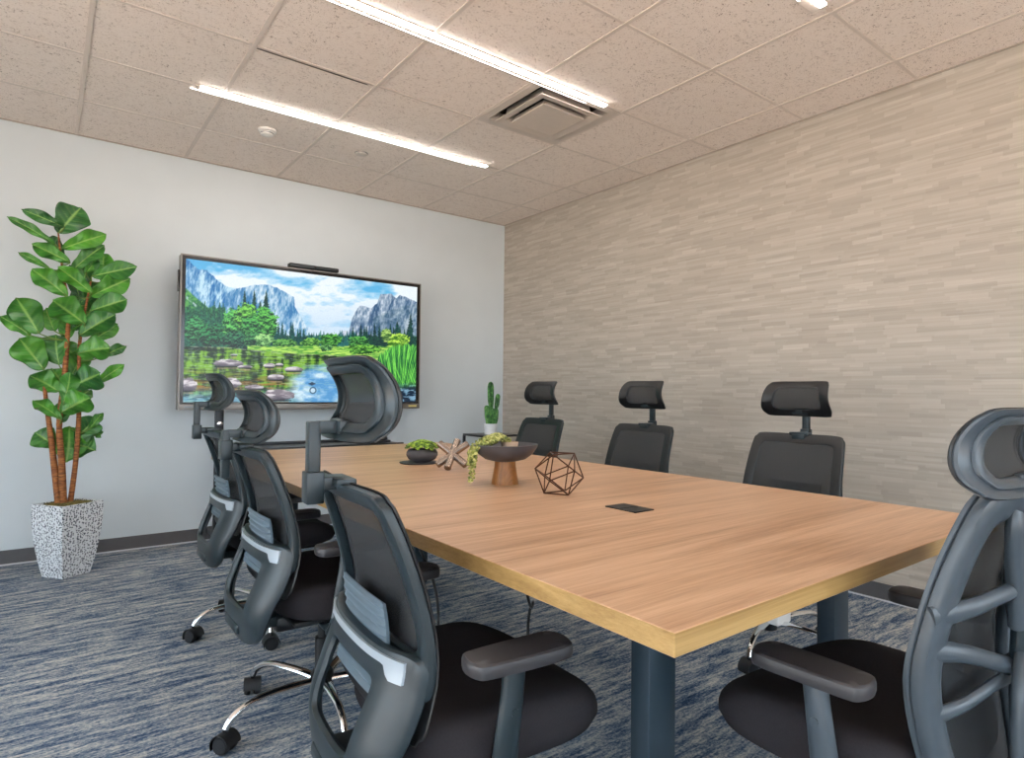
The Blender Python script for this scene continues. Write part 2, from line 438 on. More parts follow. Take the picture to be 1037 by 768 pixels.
# ------------------------------------------------------------------ ceiling fittings
def ceiling_light(x0, x1, y, label):
    t = thing('ceiling_light', label, 'light', ((x0+x1)/2, y, H), 0, 'linear lights in the tiled ceiling')
    L = (x1-x0)/2
    mb = MB(); mb.box(-L-.02, L+.02, -.018, .060, -.0055, -.0042)
    mb.box(-L-.02, -L, -.014, .014, -.012, -.0055); mb.box(L, L+.02, -.014, .014, -.012, -.0055)
    mb.build('housing', MT['grid'], t, smooth=False)
    MB().box(-L, L, -.014, .014, -.011, -.0055).build('diffuser', MT['led'], t, smooth=False)
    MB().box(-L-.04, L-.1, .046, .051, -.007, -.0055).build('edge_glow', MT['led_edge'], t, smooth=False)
ceiling_light(1.10, 2.916, .600, 'white linear ceiling light nearest the television wall')
ceiling_light(1.10, 2.905, -.615, 'white linear ceiling light ending beside the square air vent')
ceiling_light(1.10, 2.964, -1.832, 'white linear ceiling light whose tip shows at the top edge, right of the vent')

t = thing('air_vent', 'square white louvred air vent in the ceiling beside the long light', 'vent', ((VX0+VX1)/2, (VY0+VY1)/2, H))
def sqring(mb, ho, hi, zo, zi, th=.003):
    vs = []
    for h, z in ((ho, zo), (hi, zi), (hi, zi+th), (ho, zo+th)):
        vs += [(-h, -h, z), (h, -h, z), (h, h, z), (-h, h, z)]
    fs = []
    for l in range(4):
        for k in range(4): fs.append((l*4+k, l*4+(k+1) % 4, ((l+1) % 4)*4+(k+1) % 4, ((l+1) % 4)*4+k))
    mb.add(vs, fs)
h_ = (VX1-VX0)/2
mb = MB(); sqring(mb, h_+.026, .248, -.006, -.006, .004); sqring(mb, .248, .243, -.006, .05); mb.build('frame', MT['vent'], t, smooth=False)
mb = MB(); sqring(mb, .243, .24, .05, .16); mb.box(-.24, .24, -.24, .24, .16, .163); mb.build('duct', MT['gap'], t, smooth=False)
mb = MB(); sqring(mb, .222, .176, -.024, -.018); sqring(mb, .176, .170, -.018, .045); mb.build('louvre', MT['vent'], t, smooth=False)
mb = MB(); sqring(mb, .150, .120, -.032, .012); mb.box(-.1495, .1495, -.1495, .1495, -.034, -.0315); mb.build('centre_plate', MT['vent'], t, smooth=False)
mb = MB(); mb.box(-.02, .02, -.155, .155, .055, .075); mb.lathe([(.09, .05), (.1, .06), (.1, .12), (.09, .13)], 20); mb.build('damper', MT['cart'], t, smooth=False)

mb = MB(); mb.lathe([(.053, -.001), (.053, -.012), (.046, -.017), (.040, -.019), (.036, -.034), (.022, -.040), (0.001, -.041)], 32)
t = thing('smoke_detector', 'round white smoke detector on the ceiling', 'smoke detector', (1.533, .965, H)); mb.build('body', MT['white_metal'], t)
MB().lathe([(.0385, -.021), (.0395, -.023), (.0395, -.026), (.038, -.028)], 32).build('vent_slot', MT['base'], t)
t = thing('sprinkler_cover', 'small flat round cover plate set in a ceiling tile', 'sprinkler', (2.137, .955, H))
MB().lathe([(.041, -.0008), (.041, -.006), (.038, -.008), (.001, -.008)], 32).build('plate', MT['vent'], t)
MB().lathe([(.043, -.0004), (.043, -.003), (.041, -.004)], 32).build('shadow_gap', MT['base'], t)

# ------------------------------------------------------------------ television on its rolling stand
TVY = 1.525; X0, X1, Z0, Z1 = 1.163, 2.896, .927, 1.950
t = thing('television', 'large flat screen display showing a river valley with cliffs', 'television', ((X0+X1)/2, TVY, Z0))
W2 = (X1-X0)/2; HH = Z1-Z0
sx0, sx1, sz0, sz1 = -W2+.03, W2-.032, .052, HH-.03
MB().box(-W2, W2, .012, .085, 0, HH, .006).build('casing', MT['tv_body'], t)
mb = MB()
for a in ((-W2, W2, HH-.008, HH), (-W2, -W2+.008, 0, HH-.008), (W2-.008, W2, 0, HH-.008)): mb.box(a[0], a[1], 0, .014, a[2], a[3])
mb.build('metal_trim', MT['tv_body'], t, smooth=False)
mb = MB()
for a in ((-W2+.008, W2-.008, HH-.03, HH-.008), (-W2+.008, sx0, .040, HH-.03), (sx1, W2-.008, .040, HH-.03), (sx0, sx1, .040, .052)): mb.box(a[0], a[1], .003, .013, a[2], a[3])
mb.build('bezel', MT['tv_black'], t, smooth=False)
bar = MB().box(-W2+.008, W2-.008, -.004, .013, 0, .039, .003).build('bottom_bar', MT['tv_body'], t)
MB().box(-W2+.035, -W2+.09, -.0052, -.003, .016, .026).build('badge', MT['shelf_top'], bar, smooth=False)
tag(MB().box(W2-.10, W2-.03, -.0052, -.003, .014, .028).build('sticker', simple('yellow_label', srgb(206, 190, 120), .5), bar, smooth=False), 'small yellow label')
MB().box(-.012, .012, -.0052, -.003, .017, .021).build('badge', MT['shelf_top'], bar, smooth=False)
MB().box(-W2-.010, -W2+.001, .035, .06, HH*.76, HH*.9, .002).build('side_bracket', MT['tv_black'], t)

# picture on the screen: painted on a fine mesh, from noise and simple shapes
NX, NZ = 620, 348
sg, tg = np.meshgrid(np.linspace(0, 1, NX), np.linspace(0, 1, NZ))   # t from the top
rng = np.random.RandomState(5)
def vnoise(x, y, seed):
    r = np.random.RandomState(seed).rand(64, 64)
    xi = np.floor(x).astype(int); yi = np.floor(y).astype(int); fx = x-xi; fy = y-yi
    fx = fx*fx*(3-2*fx); fy = fy*fy*(3-2*fy)
    g = lambda a, b: r[b % 64, a % 64]
    return (g(xi, yi)*(1-fx)+g(xi+1, yi)*fx)*(1-fy)+(g(xi, yi+1)*(1-fx)+g(xi+1, yi+1)*fx)*fy
def fbm(x, y, seed, o=4):
    s = 0; a = .5; tot = 0
    for i in range(o): s = s+a*vnoise(x*2**i, y*2**i, seed+i); tot += a; a *= .55
    return s/tot
# feature coordinates are measured in a 873 x 540 frame of the screen
U = sg*1.0; PXc = 62+873*U*1.253/(1+.253*U); TOP = 80+103*(PXc-62)/873; PYc = TOP+tg*(620-TOP)
X_, Y_ = PXc, PYc
img = np.zeros((NZ, NX, 3))
def col(*c): return np.array(c, float)/255
def lerp(a, b, f): return a*(1-f[..., None])+b*f[..., None]
def put(mask, c):
    global img
    m = np.clip(mask, 0, 1)[..., None]; img = img*(1-m)+c*m
sm = lambda e0, e1, x: np.clip((x-e0)/(e1-e0+1e-9), 0, 1)
cl = fbm(X_/150, Y_/55, 3, 5)
sky = lerp(col(92, 176, 222), col(228, 238, 246), sm(.34, .54, cl))
sky = lerp(sky, col(176, 206, 232)+0*sky, .5*sm(220, 330, Y_)); put(np.ones_like(X_), sky)
def ridge(pts, rough=4, seed=1):
    xs = [p[0] for p in pts]; ys = [p[1] for p in pts]
    return np.interp(X_, xs, ys)+(fbm(X_/14, X_*0+seed, seed, 3)-.5)*rough*2
def cliff(pts, x1, base, c0, c1, seed, rough=5):
    r = ridge(pts, rough, seed)
    m = sm(-1.2, 1.2, Y_-r)*(X_ >= pts[0][0])*(X_ <= x1)*(Y_ < base)
    n = fbm(X_/13+Y_/60, Y_/48, seed, 5); n2 = fbm(X_/40, Y_/90, seed+9, 3)
    n3 = fbm(X_/5+Y_/40, Y_/14, seed+15, 3); c = lerp(col(*c0), col(*c1), sm(.36, .60, .4*n+.3*n2+.3*n3)); put(m, c)
cliff([(60, 76), (75, 90), (110, 120), (145, 125), (185, 165), (230, 190), (270, 225), (300, 280)], 300, 420, (34, 104, 168), (190, 222, 238), 21)
cliff([(215, 215), (250, 192), (300, 183), (345, 175), (380, 177), (430, 200), (472, 224), (476, 262), (500, 300), (526, 340), (540, 372)], 540, 420, (56, 122, 176), (206, 226, 238), 31, 3)
cliff([(640, 360), (662, 345), (680, 352), (690, 310), (705, 275), (722, 254), (765, 262), (785, 246), (797, 210), (838, 207), (858, 225), (872, 214), (936, 236)], 940, 430, (54, 88, 124), (200, 212, 224), 41)
put(sm(0, 6, Y_-np.interp(X_, [760, 850, 936], [300, 262, 240]))*(X_ > 770)*.35, lerp(col(52, 88, 104), col(128, 152, 168), sm(.4, .6, fbm(X_/10, Y_/8, 47))))
# green slope at the left
r = np.interp(X_, [60, 100, 150, 215, 260], [186, 222, 262, 300, 330])
put(sm(0, 6, Y_-r)*(X_ < 270), lerp(col(26, 92, 72), col(94, 168, 84), sm(.35, .65, fbm(X_/16, Y_/12, 51))))
put(sm(0, 3, 7-abs(Y_-r-34))*(X_ < 230)*.8*sm(.35, .5, fbm(X_/20, Y_/20, 53)), col(196, 214, 222)*np.ones_like(img))
def foliage(m, c0, c1, seed, s=9):
    n = .5*fbm(X_/s, Y_/s, seed, 4)+.5*fbm(X_/(s*.33), Y_/(s*.33), seed+5, 3)
    put(m, lerp(col(*c0), col(*c1), sm(.36, .64, n)))
def spruce(x, top, base, w, c0=(8, 40, 44), c1=(24, 84, 70)):
    h = (Y_-top)/(base-top); ww = w*(.05+.95*np.clip(h, 0, 1)**.9)*(.55+.8*vnoise(X_*0+x+(X_ > x)*7, Y_/3.4, int(x) % 50))
    foliage(sm(-1.2, 1.2, ww-abs(X_-x))*(h > 0)*(h < 1), c0, c1, int(x) % 37, 5)
def bush(x, y, rx, ry, c0, c1, seed):
    # a crown: lumps of leaves, bright on top of each lump, dark between
    e = .55*fbm(X_/13, Y_/13, seed, 3)+.45*fbm(X_/4.5, Y_/4.5, seed+1, 3)
    d = ((X_-x)/rx)**2+((Y_-y)/ry)**2+2.0*(e-.5)
    m = sm(1.05, .92, d)
    lump = fbm(X_/15, Y_/11, seed+3, 3); fine_ = fbm(X_/4, Y_/4, seed+7, 3)
    g = fbm(X_/15, (Y_+5)/11, seed+3, 3)-lump
    t_ = np.clip(.45+2.6*g+1.5*(fine_-.5)-.35*(Y_-y)/ry, 0, 1)
    put(m, lerp(col(*c0)*.7, col(*c1), t_))
base_y = 370+24*(fbm(X_/12, X_*0, 61)-.5)
put(sm(-2, 2, Y_-base_y)*(X_ > 200), lerp(col(8, 44, 48), col(44, 110, 76), sm(.35, .65, fbm(X_/5, Y_/7, 63))))
foliage(sm(-3, 3, Y_-(268+40*(fbm(X_/16, X_*0, 65)-.5)-.2*(X_-62)*0))*(X_ < 215), (8, 52, 46), (52, 138, 84), 66, 9)
for x in range(66, 215, 17): spruce(x+rng.rand()*9, 228+rng.rand()*60, 412, 17, (8, 52, 52), (42, 122, 88))
for x in range(385, 560, 14): spruce(x+rng.rand()*8, 312+rng.rand()*36+max(0, (x-470))*.25, 412, 12, (6, 46, 56), (24, 98, 86))
for x in range(530, 700, 11): spruce(x+rng.rand()*8, 346+rng.rand()*22, 412, 8, (16, 76, 90), (48, 124, 112))
for x in range(690, 905, 14): spruce(x+rng.rand()*8, 322+rng.rand()*30, 420, 12, (6, 36, 44), (22, 80, 62))
for a in ((285, 200, 330, 17), (322, 198, 330, 17), (367, 200, 320, 19), (300, 240, 330, 18), (345, 240, 330, 18), (912, 284, 410, 18), (862, 314, 400, 18)): spruce(*a)
for a in ((100, 350, 40, 50, (8, 60, 48), (70, 170, 96), 71), (150, 372, 36, 42, (8, 56, 48), (50, 150, 84), 73), (188, 366, 30, 44, (6, 50, 44), (44, 136, 82), 74), (240, 330, 36, 62, (14, 84, 54), (104, 204, 96), 75), (292, 300, 42, 52, (16, 88, 48), (132, 216, 86), 77), (360, 330, 50, 66, (14, 78, 50), (104, 200, 84), 79), (310, 350, 44, 50, (10, 66, 50), (84, 182, 84), 80), (250, 385, 50, 30, (6, 46, 52), (52, 132, 84), 81), (330, 388, 46, 28, (8, 54, 50), (72, 156, 84), 82), (362, 386, 34, 24, (60, 140, 74), (170, 224, 140), 83), (612, 388, 42, 28, (14, 84, 40), (98, 184, 70), 85), (540, 396, 40, 18, (30, 104, 44), (128, 194, 84), 87), (440, 398, 50, 16, (20, 90, 50), (110, 180, 84), 86), (868, 392, 44, 34, (70, 150, 40), (190, 232, 88), 89), (822, 368, 20, 26, (70, 132, 60), (170, 206, 110), 91), (720, 392, 40, 22, (14, 80, 44), (90, 176, 74), 92)): bush(*a)
# meadow and far bank
my = 409+8*(fbm(X_/14, X_*0, 95)-.5)
put(sm(-2, 2, Y_-my)*(X_ > 300), lerp(col(66, 144, 52), col(186, 224, 104), sm(.3, .65, fbm(X_/20, Y_/3.5, 97))))
bush(735, 420, 62, 18, (30, 104, 34), (122, 196, 70), 99); bush(596, 416, 24, 12, (40, 110, 60), (130, 196, 110), 100)
# water
bank = np.interp(X_, [60, 220, 330, 480, 600, 700, 760, 800, 830, 880, 940], [410, 414, 426, 438, 442, 448, 452, 500, 560, 600, 612])
wn_ = fbm(X_/60, Y_/7, 103, 5); wn2 = .6*fbm(X_/16, Y_/44, 107, 4)+.4*fbm(X_/50, Y_/5, 108, 3)
water = lerp(col(14, 42, 26), col(122, 176, 52), sm(.38, .60, wn2))
water = lerp(water, col(12, 34, 30)+0*water, .75*sm(470, 425, Y_)*sm(.62, .42, wn2)+.0)
water = lerp(water, lerp(col(70, 52, 26), col(168, 112, 52), sm(.4, .6, fbm(X_/30, Y_/8, 105, 4))), .8*sm(480, 560, Y_)*sm(.42, .60, wn_)*sm(500, 420, X_))
water = lerp(water, lerp(col(34, 84, 120), col(116, 170, 206), sm(.4, .6, fbm(X_/26, Y_/7, 106, 4))), sm(560, 606, Y_)*.85)
bl = sm(.2, .8, 1.25-((X_-575)/125)**2-((Y_-565)/92)**2+.7*(wn_-.5))
water = lerp(water, lerp(col(84, 150, 204), col(204, 228, 242), sm(.34, .66, fbm(X_/44, Y_/26, 109, 4))), bl*(X_ < 820))
water = lerp(water, col(188, 218, 200)+0*water, .40*sm(.61, .70, fbm(X_/30, Y_/2.6, 111, 3)))
put(sm(-2, 2, Y_-bank), water)
put(sm(0, 2, 2.4-abs(Y_-bank-1))*(X_ < 790)*.6*sm(.4, .6, fbm(X_/18, Y_*0, 113)), col(206, 206, 180)*np.ones_like(img))
# grass clump and stones at the lower right: arching blades
gm = sm(-5, 5, Y_-np.interp(X_, [765, 800, 840, 890, 940], [520, 440, 410, 402, 404])+22*(fbm(X_/5, X_*0+2, 119, 3)-.5))*sm(0, 10, X_-764)*sm(575, 560, Y_+24*(fbm(X_/6, X_*0, 118)-.5))
ang = (X_-872)/(700-Y_); bl_ = .6*fbm(ang*95+20, Y_/85, 121, 3)+.4*fbm((X_+30*np.sin(Y_/60))/2.6, Y_/30, 122, 3)
put(gm, lerp(col(10, 84, 44), col(124, 220, 84), np.clip(sm(.38, .64, bl_)+.2*sm(480, 400, Y_), 0, 1)))
put(sm(545, 572, Y_+14*(fbm(X_/10, X_*0, 124)-.5))*(X_ > 800), lerp(col(12, 34, 54), col(120, 160, 186), sm(.47, .62, fbm(X_/20, Y_/6, 127))))
def rock(x, y, rx, ry, seed):
    d = ((X_-x)/rx)**2+((Y_-y)/ry)**2*np.where(Y_ > y, 2.4, 1)+.7*(fbm(X_/14, Y_/10, seed, 3)-.5)
    m = sm(1.05, .93, d); n = fbm(X_/30, Y_/9, seed+2, 3)
    c = lerp(lerp(col(128, 120, 130), col(216, 210, 214), sm(.35, .6, n)), col(56, 54, 68)+0*img, np.clip(sm(-.15, .55, (Y_-y)/ry), 0, 1)); put(m, c)
    put(sm(0, 1.5, 2.4-abs(Y_-(y+ry*.62)))*(abs(X_-x) < rx*.85)*.8, col(18, 24, 24)*np.ones_like(img))
    put(sm(0, 2, 4-abs(Y_-(y+ry*.62+6)))*(abs(X_-x) < rx*.7)*.5, col(176, 140, 112)*np.ones_like(img))
for i, a in enumerate(((228, 476, 56, 17), (70, 560, 46, 32), (242, 552, 38, 24), (292, 488, 28, 7), (384, 484, 22, 11), (476, 498, 36, 12), (410, 529, 32, 14), (418, 598, 60, 26), (330, 566, 36, 11), (250, 443, 14, 4), (420, 480, 16, 7))): rock(*a, 131+i*2)
d = np.hypot(X_-549, Y_-576); put(sm(0, 1.5, 3-abs(d-11)), col(60, 96, 124)*np.ones_like(img)); put(sm(9, 8, d)*.8, col(200, 222, 238)*np.ones_like(img))
put((abs(X_-545) < 14)*(abs(Y_-551) < 7-.45*abs(X_-545)), col(50, 72, 96)*np.ones_like(img))
img = np.clip(img*(1+.08*(rng.rand(NZ, NX, 1)-.5)), 0, 1)
lin_ = np.where(img <= .04045, img/12.92, ((img+.055)/1.055)**2.4)
me = bpy.data.meshes.new('screen')
vx = np.stack([sx0+sg*(sx1-sx0), np.full_like(sg, .0068), sz1-tg*(sz1-sz0)], -1).reshape(-1, 3)
idx = np.arange(NX*NZ).reshape(NZ, NX)
q = np.stack([idx[1:, :-1], idx[1:, 1:], idx[:-1, 1:], idx[:-1, :-1]], -1).reshape(-1, 4)
me.from_pydata(vx.tolist(), [], q.tolist())
ca = me.color_attributes.new('picture', 'FLOAT_COLOR', 'POINT')
ca.data.foreach_set('color', np.concatenate([lin_.reshape(-1, 3), np.ones((NX*NZ, 1))], 1).astype(np.float32).ravel())
m = Mat('lit_screen'); at = m.node('ShaderNodeVertexColor'); at.layer_name = 'picture'
m.set((.01, .01, .012, 1), .25, 0, .3); m.link(at.outputs['Color'], m.b.inputs['Emission Color']); m.b.inputs['Emission Strength'].default_value = .98
me.materials.append(m.m); o = bpy.data.objects.new('screen', me); C.objects.link(o); o.parent = t

vb = thing('video_bar', 'slim dark camera bar resting on top of the television', 'camera', (2.025, TVY, Z1))
MB().box(-.18, .18, -.012, .05, .004, .034, .008, 3).build('body', MT['cart'], vb)
MB().lathe([(.009, 0), (.009, .004), (.006, .005), (.0005, .005)], 16, (0, 0, 0), 'x').build('lens', MT['tv_black'], vb).matrix_local = Matrix.Translation((0, -.010, .02)) @ Matrix.Rotation(-PI/2, 4, 'Z')
MB().box(-.03, .03, .0, .045, 0, .006).build('clip', MT['black'], vb, smooth=False)

t = thing('tv_stand', 'dark steel rolling stand with a narrow shelf below the television', 'stand', (2.03, 1.64, 0))
for s in (-1, 1):
    p = MB().box(s*.6-.026, s*.6+.026, -.025, .015, .10, 1.55, .004).build('post', MT['cart'], t)
    MB().lathe([(.018, 0), (.018, .012), (.012, .016), (.001, .016)], 16, (0, 0, 0), 'x').build('post_bolt', MT['chrome'], p).matrix_local = Matrix.Translation((s*.6, -.025, .83)) @ Matrix.Rotation(-PI/2, 4, 'Z')
    f = MB().box(s*.6-.03, s*.6+.03, -.36, .17, .055, .10, .008).build('foot', MT['cart'], t)
    for yy in (-.32, .13):
        c = MB().lathe([(.010, -.016), (.026, -.013), (.028, -.006), (.028, .006), (.026, .013), (.010, .016)], 18, (s*.6, yy, .028), 'x'); c.box(s*.6-.008, s*.6+.008, yy-.01, yy+.01, .03, .056)
        c.build('caster', MT['rubber'], f)
mb = MB(); mb.box(-.62, .62, -.24, .02, .655, .667, .003); mb.build('shelf', MT['shelf_top'], t)
mb = MB(); mb.box(-.64, .66, -.262, -.240, .640, .668, .003); mb.box(-.64, .64, -.01, .012, .668, .690, .003); mb.build('shelf_rail', MT['cart'], t)
mb = MB(); mb.box(-.6, .6, -.015, .012, 1.20, 1.26, .003); mb.box(-.6, .6, -.015, .012, 1.46, 1.52, .003); mb.build('mounting_rail', MT['cart'], t)
mb = MB(); mb.rtube([(.34, -.05, .945), (.335, -.1, .80), (.30, -.1, .72), (.28, -.08, .672)], .0035, 8); mb.build('cable', MT['black'], t)
mb = MB(); mb.box(.46, .58, -.2, -.1, .668, .685, .004); mb.build('media_box', MT['black'], t)

# ------------------------------------------------------------------ table
TX0, TX1, TY0, TY1 = 1.1416, 2.434, -2.573, .345
t = thing('conference_table', 'long rectangular oak laminate conference table on steel legs', 'table', ((TX0+TX1)/2, (TY0+TY1)/2, 0))
a, b = (TX1-TX0)/2, (TY1-TY0)/2
top = MB().box(-a, a, -b, b, TZ-.034, TZ, .0012, 1).build('tabletop', [MT['oak'], MT['oak_edge']], t, smooth=False)
for p in top.data.polygons:
    if abs(p.normal.z) < .5: p.material_index = 1
for sx in (-1, 1):
    for sy in (-1, 1):
        cx = sx*(a-.25-.04); cy = sy*(b-.265-.025)
        MB().box(cx-.039, cx+.039, cy-.024, cy+.024, 0, TZ-.034, .003).build('leg', MT['leg_steel'], t)
    MB().box(sx*(a-.28)-.02, sx*(a-.28)+.02, -b+.315, b-.315, TZ-.084, TZ-.035, .003).build('side_rail', MT['leg_steel'], t)
for sy in (-1, 1):
    MB().box(-a+.32, a-.32, sy*(b-.29)-.02, sy*(b-.29)+.02, TZ-.084, TZ-.035, .003).build('cross_rail', MT['leg_steel'], t)
ox, oy = (TX0+TX1)/2, (TY0+TY1)/2
cv = MB().box(1.708-ox, 1.783-ox, -1.975-oy, -1.862-oy, TZ-.004, TZ+.003, .001, 1).build('cable_cover', MT['black'], t)
MB().box(1.714-ox, 1.777-ox, -1.922-oy, -1.914-oy, TZ+.003, TZ+.0036).build('brush_slot', MT['rubber'], cv, smooth=False)
MB().box(1.70-ox, 1.84-ox, -1.97-oy, -1.83-oy, TZ-.11, TZ-.034, .004).build('power_module', MT['black'], t)
MB().box(1.45-ox, 1.53-ox, -2.0-oy, -1.88-oy, TZ-.075, TZ-.034, .006).build('power_module', MT['black'], t)
for (x0, y0, pts) in ((0, 0, [(1.42, -1.38, .69), (1.39, -1.38, .60), (1.43, -1.39, .50), (1.45, -1.40, .38), (1.44, -1.40, .2), (1.5, -1.4, .02)]), (0, 0, [(1.47, -1.72, .69), (1.53, -1.71, .58), (1.56, -1.72, .47), (1.60, -1.68, .46), (1.60, -1.66, .40), (1.58, -1.68, .2), (1.62, -1.64, .02)])):
    c = MB().rtube([(x-ox, y-oy, z) for x, y, z in pts], .0045, 8).build('cable', MT['black'], t)
    x, y, z = pts[0]; k = MB().lathe([(.001, -.02), (.02, -.018), (.024, 0), (.02, .02), (.012, .026)], 16, (x-ox, y-oy, .69)); k.box(x-ox-.012, x-ox+.012, y-oy-.012, y-oy+.012, .705, TZ-.034); k.build('cable_grip', MT['black'], c)

# ------------------------------------------------------------------ office chair
def star_base(root, rot):
    hub = MB().lathe([(.024, .075), (.036, .082), (.038, .11), (.036, .135), (.030, .142)], 24).build('base_hub', MT['black'], root)
    for k in range(5):
        a = rot+2*PI*k/5; R_ = Matrix.Rotation(a, 3, 'Z')
        pts = [R_ @ Vector(p) for p in ((.030, 0, .112), (.10, 0, .120), (.18, 0, .122), (.245, 0, .115), (.290, 0, .092), (.308, 0, .066))]
        MB().rtube(pts, [(.018, .013), (.017, .011), (.014, .010), (.012, .010), (.011, .011), (.011, .011)], 14).build('base_leg', MT['chrome'], hub)
    for k in range(5):
        a = rot+2*PI*k/5; mb = MB(); b_ = a+1.1*(k*1.7 % 2-.7)
        for sgn in (-1, 1): mb.lathe([(.006, sgn*.006), (.024, sgn*.006), (.0265, sgn*.009), (.0265, sgn*.020), (.023, sgn*.025), (.008, sgn*.027)], 20, (0, 0, .0265), 'x')
        mb.tube([(0, .0, .045), (0, 0, .070)], .008, 10)
        bm = bmesh.new(); N = 14; vs = []
        for i in range(N+1):
            th = -.15*PI+1.15*PI*i/N
            for xx in (-.027, .027):
                for rr in (.029, .032): vs.append((xx, -rr*math.cos(th), .0265+rr*math.sin(th)))
        fs = []
        for i in range(N):
            o_ = i*4; fs += [(o_, o_+4, o_+6, o_+2), (o_+1, o_+3, o_+7, o_+5), (o_, o_+1, o_+5, o_+4), (o_+2, o_+6, o_+7, o_+3)]
        fs += [(0, 2, 3, 1), (N*4, N*4+1, N*4+3, N*4+2)]; bm.free(); mb.add(vs, fs)
        c = mb.build('caster', MT['rubber'], root)
        c.location = (.308*math.cos(a), .308*math.sin(a), 0); c.rotation_euler = (0, 0, b_)
def seat_parts(root):
    n = 56; prof = [(.0, .378), (.6, .376), (.88, .380), (.96, .390), (1.0, .412), (1.0, .430), (.985, .446), (.95, .457), (.88, .465), (.7, .467), (.4, .463), (.15, .461)]
    vs = []; fs = []
    def zf(x, y, z):
        top_ = sm_(.38, .46, z); fr = sm_(.08, .25, y)
        return z+top_*(-.020*fr*fr+.020*sm_(.08, .24, abs(x))*(1-fr)-.010*sm_(.2, 0, abs(x)))+.004*fr
    for (s, z) in prof[1:]:
        for k in range(n):
            t_ = 2*PI*k/n; c_, s_2 = math.cos(t_), math.sin(t_)
            x = .25*s*math.copysign(abs(c_)**.52, c_); y = .034+.219*s*math.copysign(abs(s_2)**.52, s_2)
            x *= 1-.10*sm_(-.05, -.23, y); vs.append((x, y, zf(x, y, z)))
    m_ = len(prof)-1
    for i in range(m_-1):
        for k in range(n): fs.append((i*n+k, i*n+(k+1) % n, (i+1)*n+(k+1) % n, (i+1)*n+k))
    fs.append(tuple(range(n))); vs.append((0, .034, .453)); e = len(vs)-1
    for k in range(n): fs.append(((m_-1)*n+k, (m_-1)*n+(k+1) % n, e))
    MB().add(vs, fs).build('seat', MT['seat'], root, angle=60)
    mb = MB(); mb.box(-.19, .19, -.15, .18, .363, .378, .006)
    mb.box(-.08, .08, -.17, .10, .318, .366, .012); pan = mb.build('seat_pan', MT['black'], root)
    MB().rtube([(.07, .03, .342), (.17, .04, .342), (.235, .06, .336)], [.006, .006, .009], 10).build('height_lever', MT['black'], pan)
    g = MB().tube([(0, 0, .13), (0, 0, .25)], .024, 18); g.tube([(0, 0, .25), (0, 0, .34)], .016, 18); g.build('gas_lift', MT['black'], root)
def sm_(a, b, x):
    t = max(0, min(1, (x-a)/(b-a))); return t*t*(3-2*t)
def armrests(root, mat, dz=0):
    AX = .282
    for s in (1, -1):
        mb = MB(); mb.rtube([(s*AX, -.030, .590+dz), (s*(AX+.003), -.036, .54), (s*(AX+.004), -.046, .47), (s*(AX-.006), -.052, .39), (s*(AX-.05), -.055, .350), (s*.08, -.04, .346)],
                            [(.022, .014), (.022, .014), (.024, .014), (.026, .014), (.026, .012), (.026, .011)], 16, up=(s, 0, .2))
        mb.tube([(s*(AX+.012), -.038, .515), (s*(AX+.020), -.038, .515)], .008, 10)
        o = mb.build('armrest', mat, root)
        vs = []; lp = []
        for (x, y) in [(p[0], p[1]) for p in loop2([(-.030, -.125), (0, -.134), (.030, -.125), (.040, -.10), (.044, 0), (.043, .08), (.034, .112), (0, .124), (-.034, .112), (-.043, .08), (-.042, 0), (-.038, -.10)], 4)]: lp.append((x, y))
        n = len(lp); prof = [(.0, .628), (.86, .628), (.96, .630), (1, .636), (1, .645), (.965, .651), (.88, .654), (.4, .655)]
        for (q_, z) in prof[1:]:
            for x, y in lp: vs.append((s*AX+x*q_, -.018+y*.80*(1-(1-q_)*.35), z-.036+dz))
        fs = [tuple(range(n))]; m_ = len(prof)-1
        for i in range(m_-1):
            for k in range(n): fs.append((i*n+k, i*n+(k+1) % n, (i+1)*n+(k+1) % n, (i+1)*n+k))
        fs.append(tuple((m_-1)*n+k for k in range(n)))
        MB().add(vs, fs).build('arm_pad', MT['armpad'], o)
def headrest(root, mat, dz, y0=-.229):
    zc = 1.05
    hs = lambda x, z: y0+.030*(abs(x)/.16)**2.2-.046*(abs(z-zc)/.08)**2
    out = rtrap(.295, .325, zc-.078, zc+.076, .032); inn = rtrap(.215, .230, zc-.050, zc+.052, .020)
    mid = rtrap(.250, .272, zc-.062, zc+.062, .026)
    h = MB().ring(out, inn, hs, .014).build('headrest', mat, root)
    MB().ring(mid, rtrap(.214, .230, zc-.045, zc+.046, .020), lambda x, z: hs(x, z)-.009, .012).build('headrest_rim', mat, h)
    MB().fill(rtrap(.225, .245, zc-.050, zc+.052, .022), lambda x, z: hs(x, z)+.003, .004).build('headrest_mesh', MT['mesh'], h)
    MB().ring(rtrap(.299, .329, zc-.080, zc+.078, .034), rtrap(.212, .228, zc-.050, zc+.048, .024), lambda x, z: hs(x, z)+.006, .008).build('headrest_piping', MT['black'], h)
    br = MB(); br.box(-.015, .015, -.318, -.296, .862, 1.006, .003)
    br.box(-.0152, .0152, -.300, y0-.012, .983, 1.0065, .001)
    br.box(-.040, .040, y0-.040, y0-.016, .978, 1.010, .008)
    br.build('headrest_bracket', mat, h)
    h.location.z = dz
    return h
yc1 = interp([(.33, -.215), (.42, -.222), (.50, -.202), (.59, -.180), (.68, -.188), (.79, -.220), (.91, -.268)])
